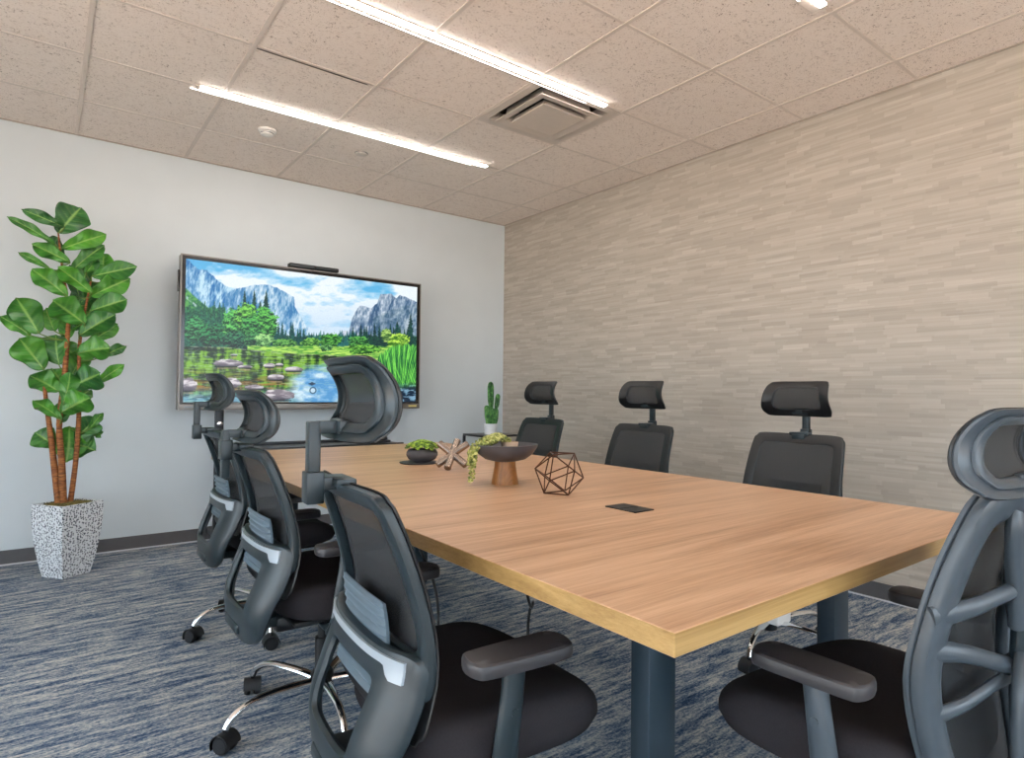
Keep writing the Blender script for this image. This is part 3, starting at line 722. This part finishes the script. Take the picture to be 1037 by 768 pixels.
def make_chair(label):
    root = thing('office_chair', label, 'chair', (0, 0, 0), 0, 'mesh office chairs around the table')
    seat_parts(root); star_base(root, 1.13)
    armrests(root, MT['frame'])
    surf = lambda x, z: yc1(z)+.014*(x/.22)**2
    fr = MB(); fr.ring(rtrap(.425, .475, .52, .890, .045), rtrap(.362, .400, .605, .858, .032), surf, .024)
    bow = lambda x, z: surf(x, z)-.006-(.030+.012*(1-sm_(.44, .60, z)))*max(0, 1-(abs(x)/.236)**4)
    fr.ring(loop2([(.0, .318), (.11, .320), (.165, .336), (.198, .378), (.228, .47), (.236, .55), (.224, .608), (.12, .610), (0, .610), (-.12, .610), (-.224, .608), (-.236, .55), (-.228, .47), (-.198, .378), (-.165, .336), (-.11, .320)]),
            loop2([(.0, .418), (.06, .418), (.100, .423), (.112, .440), (.116, .485), (.120, .53), (.112, .550), (.07, .554), (0, .554), (-.07, .554), (-.112, .550), (-.120, .53), (-.116, .485), (-.112, .440), (-.100, .423), (-.06, .418)]), bow, .026)
    fr.box(-.075, .075, -.285, -.12, .338, .372, .010)
    bf = fr.build('back_frame', MT['frame'], root)
    mt_ = MB(); mt_.box(-.021, .021, -.322, -.290, .852, .912, .003); mt_.box(-.016, .016, -.291, -.255, .876, .900, .002); mt_.box(-.045, .045, -.275, -.236, .884, .899, .004); mt_.box(-.03, .03, -.244, -.232, .868, .890, .003); mt_.build('headrest_mount', MT['frame'], bf)
    xs = lin(-.205, .205, 41)
    MB().strip(xs, lambda x: .588-.022*sm_(.150, .172, abs(x)), lambda x: .602, lambda x, z: bow(x, z)-.0135, .006).build('accent_strip', MT['accent'], bf)
    lb = MB(); lb.add([], [])
    zs = lin(.515, .680, 67); xs = lin(-.120, .120, 19); vs = []; fs = []
    for sd in (1, -1):
        for z in zs:
            for x in xs:
                e = min(1, (min(z-.515, .680-z))/.02, (.120-abs(x))/.02); vs.append((x, surf(x, z)-.024+sd*(.003+.0035*max(0, e)+(.0040*math.sin(z*2*PI/.0176) if sd < 0 and abs(x) < .108 else 0)), z))
    nx, nz = len(xs), len(zs)
    for sd in (0, 1):
        for j in range(nz-1):
            for i in range(nx-1):
                o_ = sd*nx*nz; fs.append((o_+j*nx+i, o_+j*nx+i+1, o_+(j+1)*nx+i+1, o_+(j+1)*nx+i))
    per = [i for i in range(nx)]+[j*nx+nx-1 for j in range(1, nz)]+[(nz-1)*nx+i for i in range(nx-2, -1, -1)]+[j*nx for j in range(nz-2, 0, -1)]
    for i in range(len(per)):
        a_, b_ = per[i], per[(i+1) % len(per)]; fs.append((a_, b_, b_+nx*nz, a_+nx*nz))
    MB().add(vs, fs).build('lumbar_support', MT['lumbar'], bf)
    MB().fill(rtrap(.385, .43, .47, .875, .045), lambda x, z: surf(x, z)+.012, .004, 9).build('back_mesh', MT['mesh'], bf)
    MB().ring(rtrap(.430, .480, .46, .892, .046), rtrap(.345, .375, .52, .850, .03), lambda x, z: surf(x, z)+.013, .007).build('mesh_border', MT['black'], bf)
    headrest(root, MT['frame'], 0)
    return root
G_L = 'mesh office chairs around the table'
def setz(r, dz):
    for c in bpy.data.objects:
        if c.parent == r and c.name.startswith('headrest'): c.location.z = dz
proto = make_chair('charcoal mesh chair on the left side nearest the viewer, armrest in full view')
proto.location = (1.190, -1.945, 0); proto.rotation_euler.z = -PI/2-.08
spots = [((1.225, -1.03, 0), -PI/2, -.065, 'charcoal mesh chair in the middle of the left row, headrest set lowest'),
         ((1.305, -.10, 0), -PI/2, .005, 'charcoal mesh chair on the left side farthest away, in front of the television'),
         ((2.90, .20, 0), PI/2, .015, 'black mesh chair on the wallpapered side farthest away, next to the cactus'),
         ((2.90, -.71, 0), PI/2, .010, 'black mesh chair in the middle of the row along the wallpapered wall'),
         ((2.90, -1.63, 0), PI/2, 0, 'black mesh chair nearest the viewer in the row along the wallpapered wall')]
def spin(r, d):
    for c in [q for q in bpy.data.objects if q.parent == r]:
        if c.name.startswith('base_hub'): c.rotation_euler.z += d
        elif c.name.startswith('caster'): c.location = Matrix.Rotation(d, 3, 'Z') @ c.location; c.rotation_euler.z += d
for i, (loc, rz, dz, lab) in enumerate(spots):
    c = copy_tree(proto); c.location = loc; c.rotation_euler.z = rz; c['label'] = lab; setz(c, dz); spin(c, (0, -.1, .3, .7, -.49)[i])

MB().box(-.075, .035, -.05, .05, .118, .30, .006).build('column_sleeve', MT['white_metal'], c)
# the head-of-table chair: ribbed frame with a forked spine
def make_end_chair():
    root = thing('office_chair', 'slate grey ribbed-back chair at the near head of the table', 'chair', (1.81, -2.53, 0), 0, 'mesh office chairs around the table')
    seat_parts(root); star_base(root, .6); armrests(root, MT['frame_light'], -.012)
    yc = interp([(.30, -.235), (.36, -.225), (.48, -.205), (.60, -.196), (.70, -.208), (.80, -.228), (.92, -.262)])
    surf = lambda x, z: yc(z)+.035*(x/.22)**2
    hw = [(.312, .09), (.335, .135), (.41, .180), (.50, .205), (.60, .216), (.69, .208), (.79, .190), (.87, .170), (.902, .154), (.914, .125)]
    R_ = [(w, z) for z, w in hw]; outer = loop2([(0, .306)]+R_+[(0, .918)]+[(-w, z) for w, z in R_[::-1]], 4)
    hi = [(.365, .065), (.378, .100), (.42, .132), (.50, .158), (.60, .170), (.69, .163), (.77, .146), (.825, .130), (.850, .113), (.860, .08)]
    Q_ = [(w, z) for z, w in hi]; inner = loop2([(0, .362)]+Q_+[(0, .863)]+[(-w, z) for w, z in Q_[::-1]], 4)
    fr = MB(); fr.ring(outer, inner, surf, .030, 14, .7)
    fr.ring(outer, [(x*.93, .61+(z-.61)*.955) for x, z in outer], lambda x, z: surf(x, z)+.016, .010)
    bf = fr.build('back_frame', MT['frame_light'], root)
    B = lambda x, z, d=0: (x, surf(x, z)-.012-d, z)
    for s in (1, -1):
        MB().rtube([B(s*.060, .875), B(s*.066, .845, .008), B(s*.048, .78, .018), B(s*.028, .72, .026), B(s*.012, .675, .03)], [(.020, .012), (.020, .014), (.017, .014), (.017, .014), (.018, .014)], 14, up=(0, 1, 0)).build('spine_fork', MT['frame_light'], bf)
        MB().rtube([B(s*.202, .708, -.012), B(s*.14, .722, .006), B(s*.08, .735, .016), B(s*.035, .742, .022)], [(.020, .010), (.016, .011), (.014, .011), (.014, .011)], 12, up=(0, 1, 0)).build('back_rib', MT['frame_light'], bf)
        MB().rtube([B(s*.206, .655, -.012), B(s*.14, .645, .008), B(s*.07, .622, .022), B(s*.01, .60, .03)], [(.020, .010), (.015, .011), (.014, .011), (.016, .011)], 12, up=(0, 1, 0)).build('back_rib', MT['frame_light'], bf)
        MB().rtube([B(s*.200, .542, -.012), B(s*.14, .558, .006), B(s*.07, .578, .018), B(s*.015, .588, .028)], [(.016, .009), (.012, .009), (.011, .009), (.012, .010)], 12, up=(0, 1, 0)).build('back_rib', MT['frame_light'], bf)
        MB().rtube([B(s*.02, .63, .046), B(s*.05, .58, .054), B(s*.062, .50, .050), B(s*.060, .42, .035), (s*.05, -.235, .36)], [(.014, .012), (.018, .014), (.016, .014), (.016, .014), (.016, .014)], 14, up=(0, 1, 0)).build('spine_brace', MT['frame_light'], bf)
    MB().rtube([B(0, .70, .03), B(0, .62, .036), B(0, .52, .032), B(0, .43, .022), (0, -.23, .36)], [(.018, .013), (.022, .014), (.020, .014), (.022, .014), (.024, .014)], 14, up=(0, 1, 0)).build('spine', MT['frame'], bf)
    MB().box(-.075, .075, -.235, -.12, .335, .375, .010).build('spine_bracket', MT['frame'], bf)
    MB().fill([(x*1.05, z) for x, z in loop2([(0, .355)]+[(w*1.06, .62+(z-.62)*1.03) for w, z in Q_]+[(0, .875)]+[(-w*1.06, .62+(z-.62)*1.03) for w, z in Q_[::-1]], 4)], lambda x, z: surf(x, z)+.014, .004, 9).build('back_mesh', MT['mesh'], bf)
    h = headrest(root, MT['frame_light'], -.065, -.235); h.scale = (1.08, 1, .92); h.location.z = .010; h.location.x = -.015
    MB().box(-.021, .021, -.322, -.252, .862, .924, .003).build('headrest_mount', MT['frame_light'], bf)
make_end_chair()

# ------------------------------------------------------------------ potted fig
PX_, PY_, PA = .604, 1.367, math.radians(35)
t = thing('potted_fig', 'tall fiddle-leaf fig in a speckled white planter', 'plant', (PX_, PY_, 0))
def sq(h, z, r=.0):
    return [Vector((sx*h, sy*h, z)) for sx, sy in ((-1, -1), (1, -1), (1, 1), (-1, 1))]
prof = [(.074, 0), (.078, .004), (.092, .08), (.106, .18), (.114, .27), (.117, .34), (.1175, .405), (.1175, .412), (.108, .412), (.108, .385)]
vs = []; fs = []; Rz = Matrix.Rotation(PA, 3, 'Z')
for h, z in prof: vs += [Rz @ p for p in sq(h, z)]
for i in range(len(prof)-1):
    for k in range(4): fs.append((i*4+k, i*4+(k+1) % 4, (i+1)*4+(k+1) % 4, (i+1)*4+k))
fs.append((3, 2, 1, 0)); fs.append(tuple((len(prof)-1)*4+k for k in range(4)))
MB().add(vs, fs).build('planter', MT['planter'], t, angle=25)
mb = MB(); vs = []; fs = []; n = 14
for j in range(n):
    for i in range(n):
        x, y = -.107+.214*i/(n-1), -.107+.214*j/(n-1); e = 1-max(abs(x), abs(y))/.107
        vs.append(Rz @ Vector((x, y, .392+.020*min(1, e*3)+.006*random.random())))
for j in range(n-1):
    for i in range(n-1): fs.append((j*n+i, j*n+i+1, (j+1)*n+i+1, (j+1)*n+i))
mb.add(vs, fs).build('moss', MT['moss'], t)
def L_(p): return (p[0]-PX_, p[1]-PY_, p[2])
T1 = [(.563, 1.368, .39), (.542, 1.375, .578), (.516, 1.37, .802), (.489, 1.368, 1.025), (.478, 1.368, 1.135)]
T2 = [(.581, 1.350, .39), (.570, 1.350, .632), (.554, 1.355, .857), (.571, 1.368, 1.109), (.580, 1.368, 1.336), (.582, 1.368, 1.477), (.565, 1.368, 1.645), (.543, 1.368, 1.801), (.527, 1.368, 1.945)]
T3 = [(.612, 1.375, .39), (.635, 1.38, .657), (.643, 1.38, .912), (.639, 1.385, 1.139), (.639, 1.375, 1.339), (.659, 1.37, 1.512), (.683, 1.37, 1.688)]
trunks = [(T1, [.019, .017, .014, .010, .006]), (T2, [.020, .017, .015, .014, .012, .010, .008, .006, .004]), (T3, [.015, .013, .012, .010, .009, .007, .004])]
for P, R in trunks: MB().rtube([L_(p) for p in P], R, 12).build('trunk', MT['bark'], t)
LEAVES = [(0.527, 1.368, 1.945, 0.628, 1.368, 2.112, 0.157), (0.553, 1.348, 1.979, 0.366, 1.318, 2.039, 0.062), (0.515, 1.368, 1.876, 0.304, 1.368, 2.0, 0.05), (0.547, 1.392, 1.862, 0.757, 1.428, 1.989, 0.096), (0.591, 1.4, 1.738, 0.749, 1.448, 1.927, 0.086), (0.584, 1.336, 1.779, 0.412, 1.288, 1.851, 0.079), (0.492, 1.388, 1.741, 0.352, 1.418, 1.82, 0.039), (0.574, 1.344, 1.587, 0.415, 1.308, 1.718, 0.107), (0.687, 1.32, 1.613, 0.526, 1.248, 1.735, 0.091), (0.686, 1.352, 1.715, 0.905, 1.328, 1.798, 0.098), (0.686, 1.388, 1.604, 0.88, 1.418, 1.736, 0.116), (0.685, 1.344, 1.512, 0.858, 1.308, 1.595, 0.12), (0.742, 1.408, 1.7, 0.747, 1.468, 1.882, 0.094), (0.456, 1.348, 1.365, 0.352, 1.318, 1.555, 0.143), (0.418, 1.376, 1.354, 0.286, 1.388, 1.454, 0.071), (0.658, 1.312, 1.433, 0.508, 1.228, 1.545, 0.147), (0.633, 1.328, 1.365, 0.799, 1.268, 1.498, 0.113), (0.673, 1.396, 1.325, 0.827, 1.438, 1.456, 0.081), (0.521, 1.4, 1.39, 0.479, 1.448, 1.521, 0.113), (0.482, 1.344, 1.163, 0.369, 1.308, 1.335, 0.149), (0.547, 1.384, 1.194, 0.526, 1.408, 1.374, 0.113), (0.626, 1.328, 1.262, 0.779, 1.268, 1.301, 0.135), (0.741, 1.4, 1.248, 0.871, 1.448, 1.328, 0.058), (0.602, 1.32, 1.07, 0.734, 1.248, 1.151, 0.146), (0.723, 1.368, 1.095, 0.856, 1.368, 1.21, 0.064), (0.55, 1.348, 1.042, 0.419, 1.318, 1.133, 0.123), (0.569, 1.328, 0.97, 0.599, 1.268, 1.159, 0.089), (0.562, 1.328, 0.886, 0.435, 1.268, 0.998, 0.072), (0.561, 1.328, 0.925, 0.692, 1.268, 1.015, 0.145), (0.539, 1.388, 0.733, 0.446, 1.418, 0.813, 0.123), (0.6, 1.384, 0.844, 0.595, 1.408, 0.638, 0.147), (0.624, 1.4, 0.768, 0.732, 1.448, 0.884, 0.114), (0.629, 1.392, 0.74, 0.725, 1.428, 0.698, 0.137), (0.693, 1.408, 0.823, 0.761, 1.468, 0.919, 0.046), (0.684, 1.416, 0.805, 0.765, 1.488, 0.787, 0.046), (0.643, 1.408, 1.428, 0.728, 1.468, 1.617, 0.115), (0.545, 1.408, 1.336, 0.66, 1.468, 1.188, 0.113), (0.631, 1.416, 1.601, 0.583, 1.488, 1.791, 0.115), (0.596, 1.408, 1.025, 0.513, 1.468, 1.183, 0.103), (0.648, 1.408, 1.66, 0.684, 1.468, 1.873, 0.104)]
allT = [Vector(p) for P, _ in trunks for p in spline(P, 5)]
def leaf(b, tip, w):
    b, tip = Vector(b), Vector(tip); d = tip-b; Ln = d.length; d.normalize()
    view = Vector((-.1, -1, -.15)); side = d.cross(view).normalized(); nrm = side.cross(d).normalized()
    if nrm.z < 0 and w > .07: nrm = -nrm
    nrm = (nrm+Vector((random.uniform(-.25, .25), 0, random.uniform(0, .35)))).normalized(); side = d.cross(nrm).normalized()
    nu, nv = 37, 17; vs = []; vein_ = []; ph = random.random()*6
    for i in range(nu):
        u = i/(nu-1)
        ww = w*.60*(math.sin(PI*min(1, u*1.02)**.8)**.62)*(.66+.5*sm_(.25, .75, u)) if 0 < u < 1 else .002
        for j in range(nv):
            q = -1+2*j/(nv-1)
            wav = .010*math.sin(u*15+ph+(2 if q > 0 else 0))*abs(q)**1.5
            vein = .0022*math.cos(u*34-abs(q)*6)*(1-abs(q))*min(1, abs(q)*4)
            z = .16*Ln*math.sin(PI*u)*.5-.05*Ln*u*u+abs(q)*ww*.34+wav+vein-.002*(1-min(1, abs(q)*5))
            p = b+d*(Ln*u)+side*(q*ww)+nrm*z; vs.append(L_(p)); vein_.append(.75 if abs(q) < .07 else (.38*max(0, math.cos(2*PI*(u*6.5-abs(q)*1.1)))**6*(1-abs(q)) if .05 < u < .97 else 0))
    fs = [(i*nv+j, i*nv+j+1, (i+1)*nv+j+1, (i+1)*nv+j) for i in range(nu-1) for j in range(nv-1)]
    mb = MB().add(vs, fs); o = mb.build('leaf', MT['leaf'], t, angle=80)
    ca_ = o.data.color_attributes.new('vein', 'FLOAT_COLOR', 'POINT'); ca_.data.foreach_set('color', [c for q in vein_ for c in (q, q, q, 1)])
    so = o.modifiers.new('thickness', 'SOLIDIFY'); so.thickness = .0012
    near = min(allT, key=lambda p: (p-b).length+max(0, p.z-b.z)*2)
    mid = (near+b)/2-Vector((0, 0, .008)); MB().rtube([L_(near), L_(mid), L_(b), L_(b+d*.02)], [.004, .0035, .003, .002], 8).build('stalk', MT['stem'], o)
for l in LEAVES: leaf(l[:3], l[3:6], l[6])
for (bx_, bz_, dx_, dz_, w_) in ((.58, 1.52, .10, .13, .09), (.57, 1.62, -.10, .12, .08), (.60, 1.40, .13, .10, .09), (.56, 1.20, -.11, .15, .10), (.60, 1.12, .06, .16, .10), (.56, 1.82, -.07, .12, .07), (.63, 1.55, .12, .15, .08), (.64, 1.22, .13, .12, .09), (.60, .96, .10, .10, .09), (.57, 1.34, .02, .16, .10), (.56, .86, .02, .12, .09), (.66, 1.74, .07, .12, .08)):
    leaf((bx_, 1.40, bz_), (bx_+dx_, 1.47, bz_+dz_), w_)

# ------------------------------------------------------------------ side table and cactus
t = thing('side_table', 'small black side table in the corner under the cactus', 'table', (3.56, 1.45, -.010))
MB().box(-.19, .19, -.17, .17, .693, .710, .003).build('table_top', MT['sidetable'], t)
for sx in (-1, 1):
    for sy in (-1, 1): MB().box(sx*.18-.010, sx*.18+.010, sy*.16-.010, sy*.16+.010, .010, .693).build('leg', MT['sidetable'], t, smooth=False)
mb = MB()
for sx in (-1, 1): mb.box(sx*.18-.008, sx*.18+.008, -.15, .15, .02, .036)
mb.build('foot_rail', MT['sidetable'], t, smooth=False)
t = thing('potted_cactus', 'small green branching cactus in a white pot on the corner side table', 'plant', (3.515, 1.40, .700))
MB().lathe([(.044, 0), (.050, .004), (.060, .09), (.060, .094), (.054, .094), (.053, .080), (.001, .080)], 32).build('pot', MT['white_pot'], t)
def stalk(pts, rad):
    MB().rtube(pts, rad, 32, up=(0, 1, 0), rib=(8, .2)).build('cactus_stem', MT['cactus'], t)
stalk([(0, 0, .08), (.0, 0, .17), (.002, 0, .235), (.0, 0, .30), (-.003, 0, .40), (-.003, 0, .44), (-.003, 0, .456)], [.022, .026, .016, .023, .024, .018, .004])
stalk([(-.025, -.01, .08), (-.038, -.01, .16), (-.048, -.01, .235), (-.050, -.01, .252)], [.018, .022, .018, .004])
stalk([(.026, -.01, .08), (.036, -.01, .14), (.044, -.01, .205), (.046, -.01, .225)], [.020, .026, .022, .012])
stalk([(.046, -.01, .215), (.056, -.01, .26), (.066, -.01, .33), (.069, -.01, .352)], [.010, .018, .018, .004])
stalk([(.006, -.03, .08), (.008, -.034, .15), (.008, -.034, .20), (.008, -.034, .212)], [.018, .024, .020, .006])

# ------------------------------------------------------------------ things on the table
t = thing('succulent_bowl', 'low dark bowl packed with bright green succulents', 'plant', (1.800, -.615, TZ))
bw = MB().lathe([(.030, 0), (.034, .003), (.060, .018), (.069, .034), (.068, .046), (.060, .060), (.056, .060), (.058, .048), (.001, .046)], 36).build('bowl', MT['slate_bowl'], t)
MB().lathe([(.078, .0005), (.084, .003), (.084, .005), (.001, .0035)], 36, (-.02, -.01, 0)).build('saucer', MT['slate_bowl'], t)
def rosette(mb, c, r, n, tilt):
    c = Vector(c); up = Vector(tilt).normalized(); a = up.orthogonal().normalized(); b = up.cross(a)
    for k in range(n):
        th = 2.4*k; f = k/n; el = .25+1.0*(1-f); d = (a*math.cos(th)+b*math.sin(th))*math.cos(el)+up*math.sin(el); l = r*(.45+.55*f)
        mb.tube([c, c+d*l*.4, c+d*l*.8, c+d*l], [(.22*r, .10*r), (.34*r, .14*r), (.26*r, .12*r), (.04*r, .03*r)], 6, up=tuple(up))
for k in range(58):
    th = 2.39996*k; rr_ = .066*math.sqrt((k+.5)/58)
    x, y = rr_*math.cos(th), rr_*math.sin(th); z = .046+.046*math.sqrt(max(0, 1-(rr_/.070)**2))
    mb = MB(); rosette(mb, (x, y, z), .017+.005*random.random(), 14, (x*9, y*9, 1)); mb.build('rosette', MT['succ'], t, angle=70)

t = thing('metal_cross_sculpture', 'polished metal jack-shaped ornament of crossing rods', 'ornament', (1.784, -.905, TZ))
dirs = [Vector((-.36, .67, .50)), Vector((.73, -.20, .50)), Vector((.52, .42, .62))]
c = Vector((0, 0, .062)); mb = MB()
for d in dirs:
    d.normalize(); mb.tube([c-d*.077, c-d*.074, c+d*.074, c+d*.077], [.011, .0145, .0145, .011], 16)
mb.build('crossed_rods', MT['nickel'], t)

t = thing('pedestal_bowl', 'wide dark bowl on a turned wooden foot', 'bowl', (1.734, -1.345, TZ))
MB().lathe([(.047, 0), (.047, .004), (.042, .03), (.037, .06), (.036, .078), (.001, .078)], 36).build('wooden_foot', MT['turned_wood'], t)
MB().lathe([(.001, .0785), (.040, .0785), (.070, .086), (.095, .104), (.110, .127), (.113, .136), (.109, .137), (.091, .113), (.066, .096), (.04, .089), (.001, .088)], 48).build('dish', MT['slate_bowl'], t)
t = thing('trailing_pearl_plant', 'string-of-pearls plant in a small pale pot, spilling over the pedestal bowl', 'plant', (1.770, -1.320, TZ+.0885))
MB().lathe([(.022, .0), (.024, .002), (.031, .052), (.027, .052), (.025, .044), (.001, .044)], 24).build('pot', MT['clay_pot'], t)
def bead(mb, p, r):
    p = Vector(p)
    mb.tube([p-Vector((0, 0, r)), p-Vector((0, 0, .6*r)), p, p+Vector((0, 0, .6*r)), p+Vector((0, 0, r))], [.15*r, .8*r, r, .8*r, .1*r], 7)
bx, by = -.106, .055                       # direction to the left rim as seen across the table
for k in range(30):
    f = k/29; off = random.uniform(-.02, .02)
    hang = .13*random.random() if k % 3 else .135
    perp = Vector((.45, .88, 0)); dirv = Vector((-.88, .12, 0))
    j = random.uniform(-.05, .05); reach = .118+.012*random.random()
    p0 = Vector((0, 0, .05)); p1 = dirv*.050+perp*j*.7+Vector((0, 0, .068+random.uniform(-.006, .008)))
    p2 = dirv*.100+perp*j+Vector((0, 0, .066+random.uniform(-.008, .006)))
    if k < 13:
        p3 = dirv*(.146+.010*random.random())+perp*j+Vector((0, 0, .035)); zend = max(-.070, -.02-hang*.5-.02)
        if k < 3: zend = (-.082, -.070, -.030)[k]; j = (-.030, .002, -.014)[k]
        else: zend = max(zend, -.006-.012*(k % 3))
        p4 = dirv*(.155+.014*random.random())+perp*j*1.0+Vector((0, 0, zend)); path = [p0, p1, p2, p3, (p3+p4)/2+dirv*.004, p4]
    else: path = [p0, p1, p1+dirv*.03+perp*j*.5-Vector((0, 0, .012)), dirv*.115+perp*j*1.2+Vector((0, 0, .052))]
    sp_ = spline(path, 9); mb = MB(); mb.tube(sp_, .0009, 5); acc = 0; last = sp_[0]
    for q_ in sp_:
        if (q_-last).length > .0095:
            last = q_
            for s in (0, 1): bead(mb, q_+Vector(((2*s-1)*.0045+random.uniform(-.002, .002), -(2*s-1)*.0035+random.uniform(-.003, .003), random.uniform(-.002, .003)+.003*s)), random.uniform(.0044, .0062))
    mb.build('trailing_stem', MT['pearl'], t, angle=80)

t = thing('wire_polyhedron', 'open geometric ornament of thin dark copper wire', 'ornament', (1.750, -1.615, TZ), .35)
phi = (1+5**.5)/2; V = []
for a in (-1, 1):
    for b in (-phi, phi): V += [Vector((0, a, b)), Vector((a, b, 0)), Vector((b, 0, a))]
fn = (V[0]+V[0]) ; faces = [(i, j, k) for i in range(12) for j in range(i+1, 12) for k in range(j+1, 12) if all(abs((V[p]-V[q_]).length-2) < .01 for p, q_ in ((i, j), (j, k), (i, k)))]
nf = (V[faces[0][0]]+V[faces[0][1]]+V[faces[0][2]]).normalized(); Rq = nf.rotation_difference(Vector((0, 0, -1))).to_matrix()
V = [Rq @ v * (.0775/1.902) for v in V]; zmin = min(v.z for v in V); mb = MB()
for i in range(12):
    for j in range(i+1, 12):
        if abs((V[i]-V[j]).length-2*.0775/1.902) < .001:
            a = V[i]-Vector((0, 0, zmin-.0022)); b = V[j]-Vector((0, 0, zmin-.0022)); mb.tube([a, b], .0021, 8)
mb.build('wire_frame', MT['copper'], t)

# ------------------------------------------------------------------ daylight, camera, view
w = bpy.data.worlds.new('World'); SC.world = w; w.use_nodes = True
bg = w.node_tree.nodes['Background']; bg.inputs[1].default_value = 5.5
nt = w.node_tree; tc = nt.nodes.new('ShaderNodeTexCoord'); sx_ = nt.nodes.new('ShaderNodeSeparateXYZ'); rp = nt.nodes.new('ShaderNodeValToRGB'); mr = nt.nodes.new('ShaderNodeMapRange')
mr.inputs[1].default_value = -1; mr.inputs[2].default_value = 1; nt.links.new(tc.outputs['Generated'], sx_.inputs[0]); nt.links.new(sx_.outputs['Z'], mr.inputs[0]); nt.links.new(mr.outputs[0], rp.inputs[0]); nt.links.new(rp.outputs[0], bg.inputs[0])
e = rp.color_ramp.elements; e[0].position = .48; e[0].color = (1.0, .86, .74, 1); e[1].position = .52; e[1].color = (.74, .88, 1, 1)
for ax, hs in (('y', REARW), ('x', LEFTW)):
    for (a, b, z0, z1) in hs:
        l = bpy.data.lights.new('window_portal', 'AREA'); l.shape = 'RECTANGLE'; l.size = b-a; l.size_y = z1-z0; l.cycles.is_portal = True
        o = bpy.data.objects.new('window_portal', l); C.objects.link(o)
        if ax == 'y': o.location = ((a+b)/2, WY0-.12, (z0+z1)/2); o.rotation_euler = (PI/2, 0, 0)
        else: o.location = (WX0-.12, (a+b)/2, (z0+z1)/2); o.rotation_euler = (PI/2, 0, -PI/2)
cam = bpy.data.cameras.new('Camera'); co = bpy.data.objects.new('Camera', cam); C.objects.link(co); SC.camera = co
f = 633.1574; cam.sensor_fit = 'HORIZONTAL'; cam.sensor_width = 36; cam.lens = f/1037*36
cam.shift_x = -(547.1501-518.5)/1037; cam.shift_y = (384.9672-384)/1037
cam.clip_start = .02; cam.clip_end = 100
yaw, pitch, roll = .67, .0207, .0103
cy, sy, cp, sp2 = math.cos(yaw), math.sin(yaw), math.cos(pitch), math.sin(pitch)
fw = Vector((sy*cp, cy*cp, sp2)); r0 = Vector((cy, -sy, 0)); u0 = r0.cross(fw)
r = r0*math.cos(roll)+u0*math.sin(roll); u = -r0*math.sin(roll)+u0*math.cos(roll)
co.matrix_world = Matrix(((r.x, u.x, -fw.x, .4853), (r.y, u.y, -fw.y, -3.1111), (r.z, u.z, -fw.z, 1.0638), (0, 0, 0, 1)))
vs_ = SC.view_settings; SC.display_settings.display_device = 'sRGB'
vs_.view_transform = 'Standard'; vs_.look = 'None'; vs_.gamma = 1; vs_.exposure = .19; vs_.use_curve_mapping = False
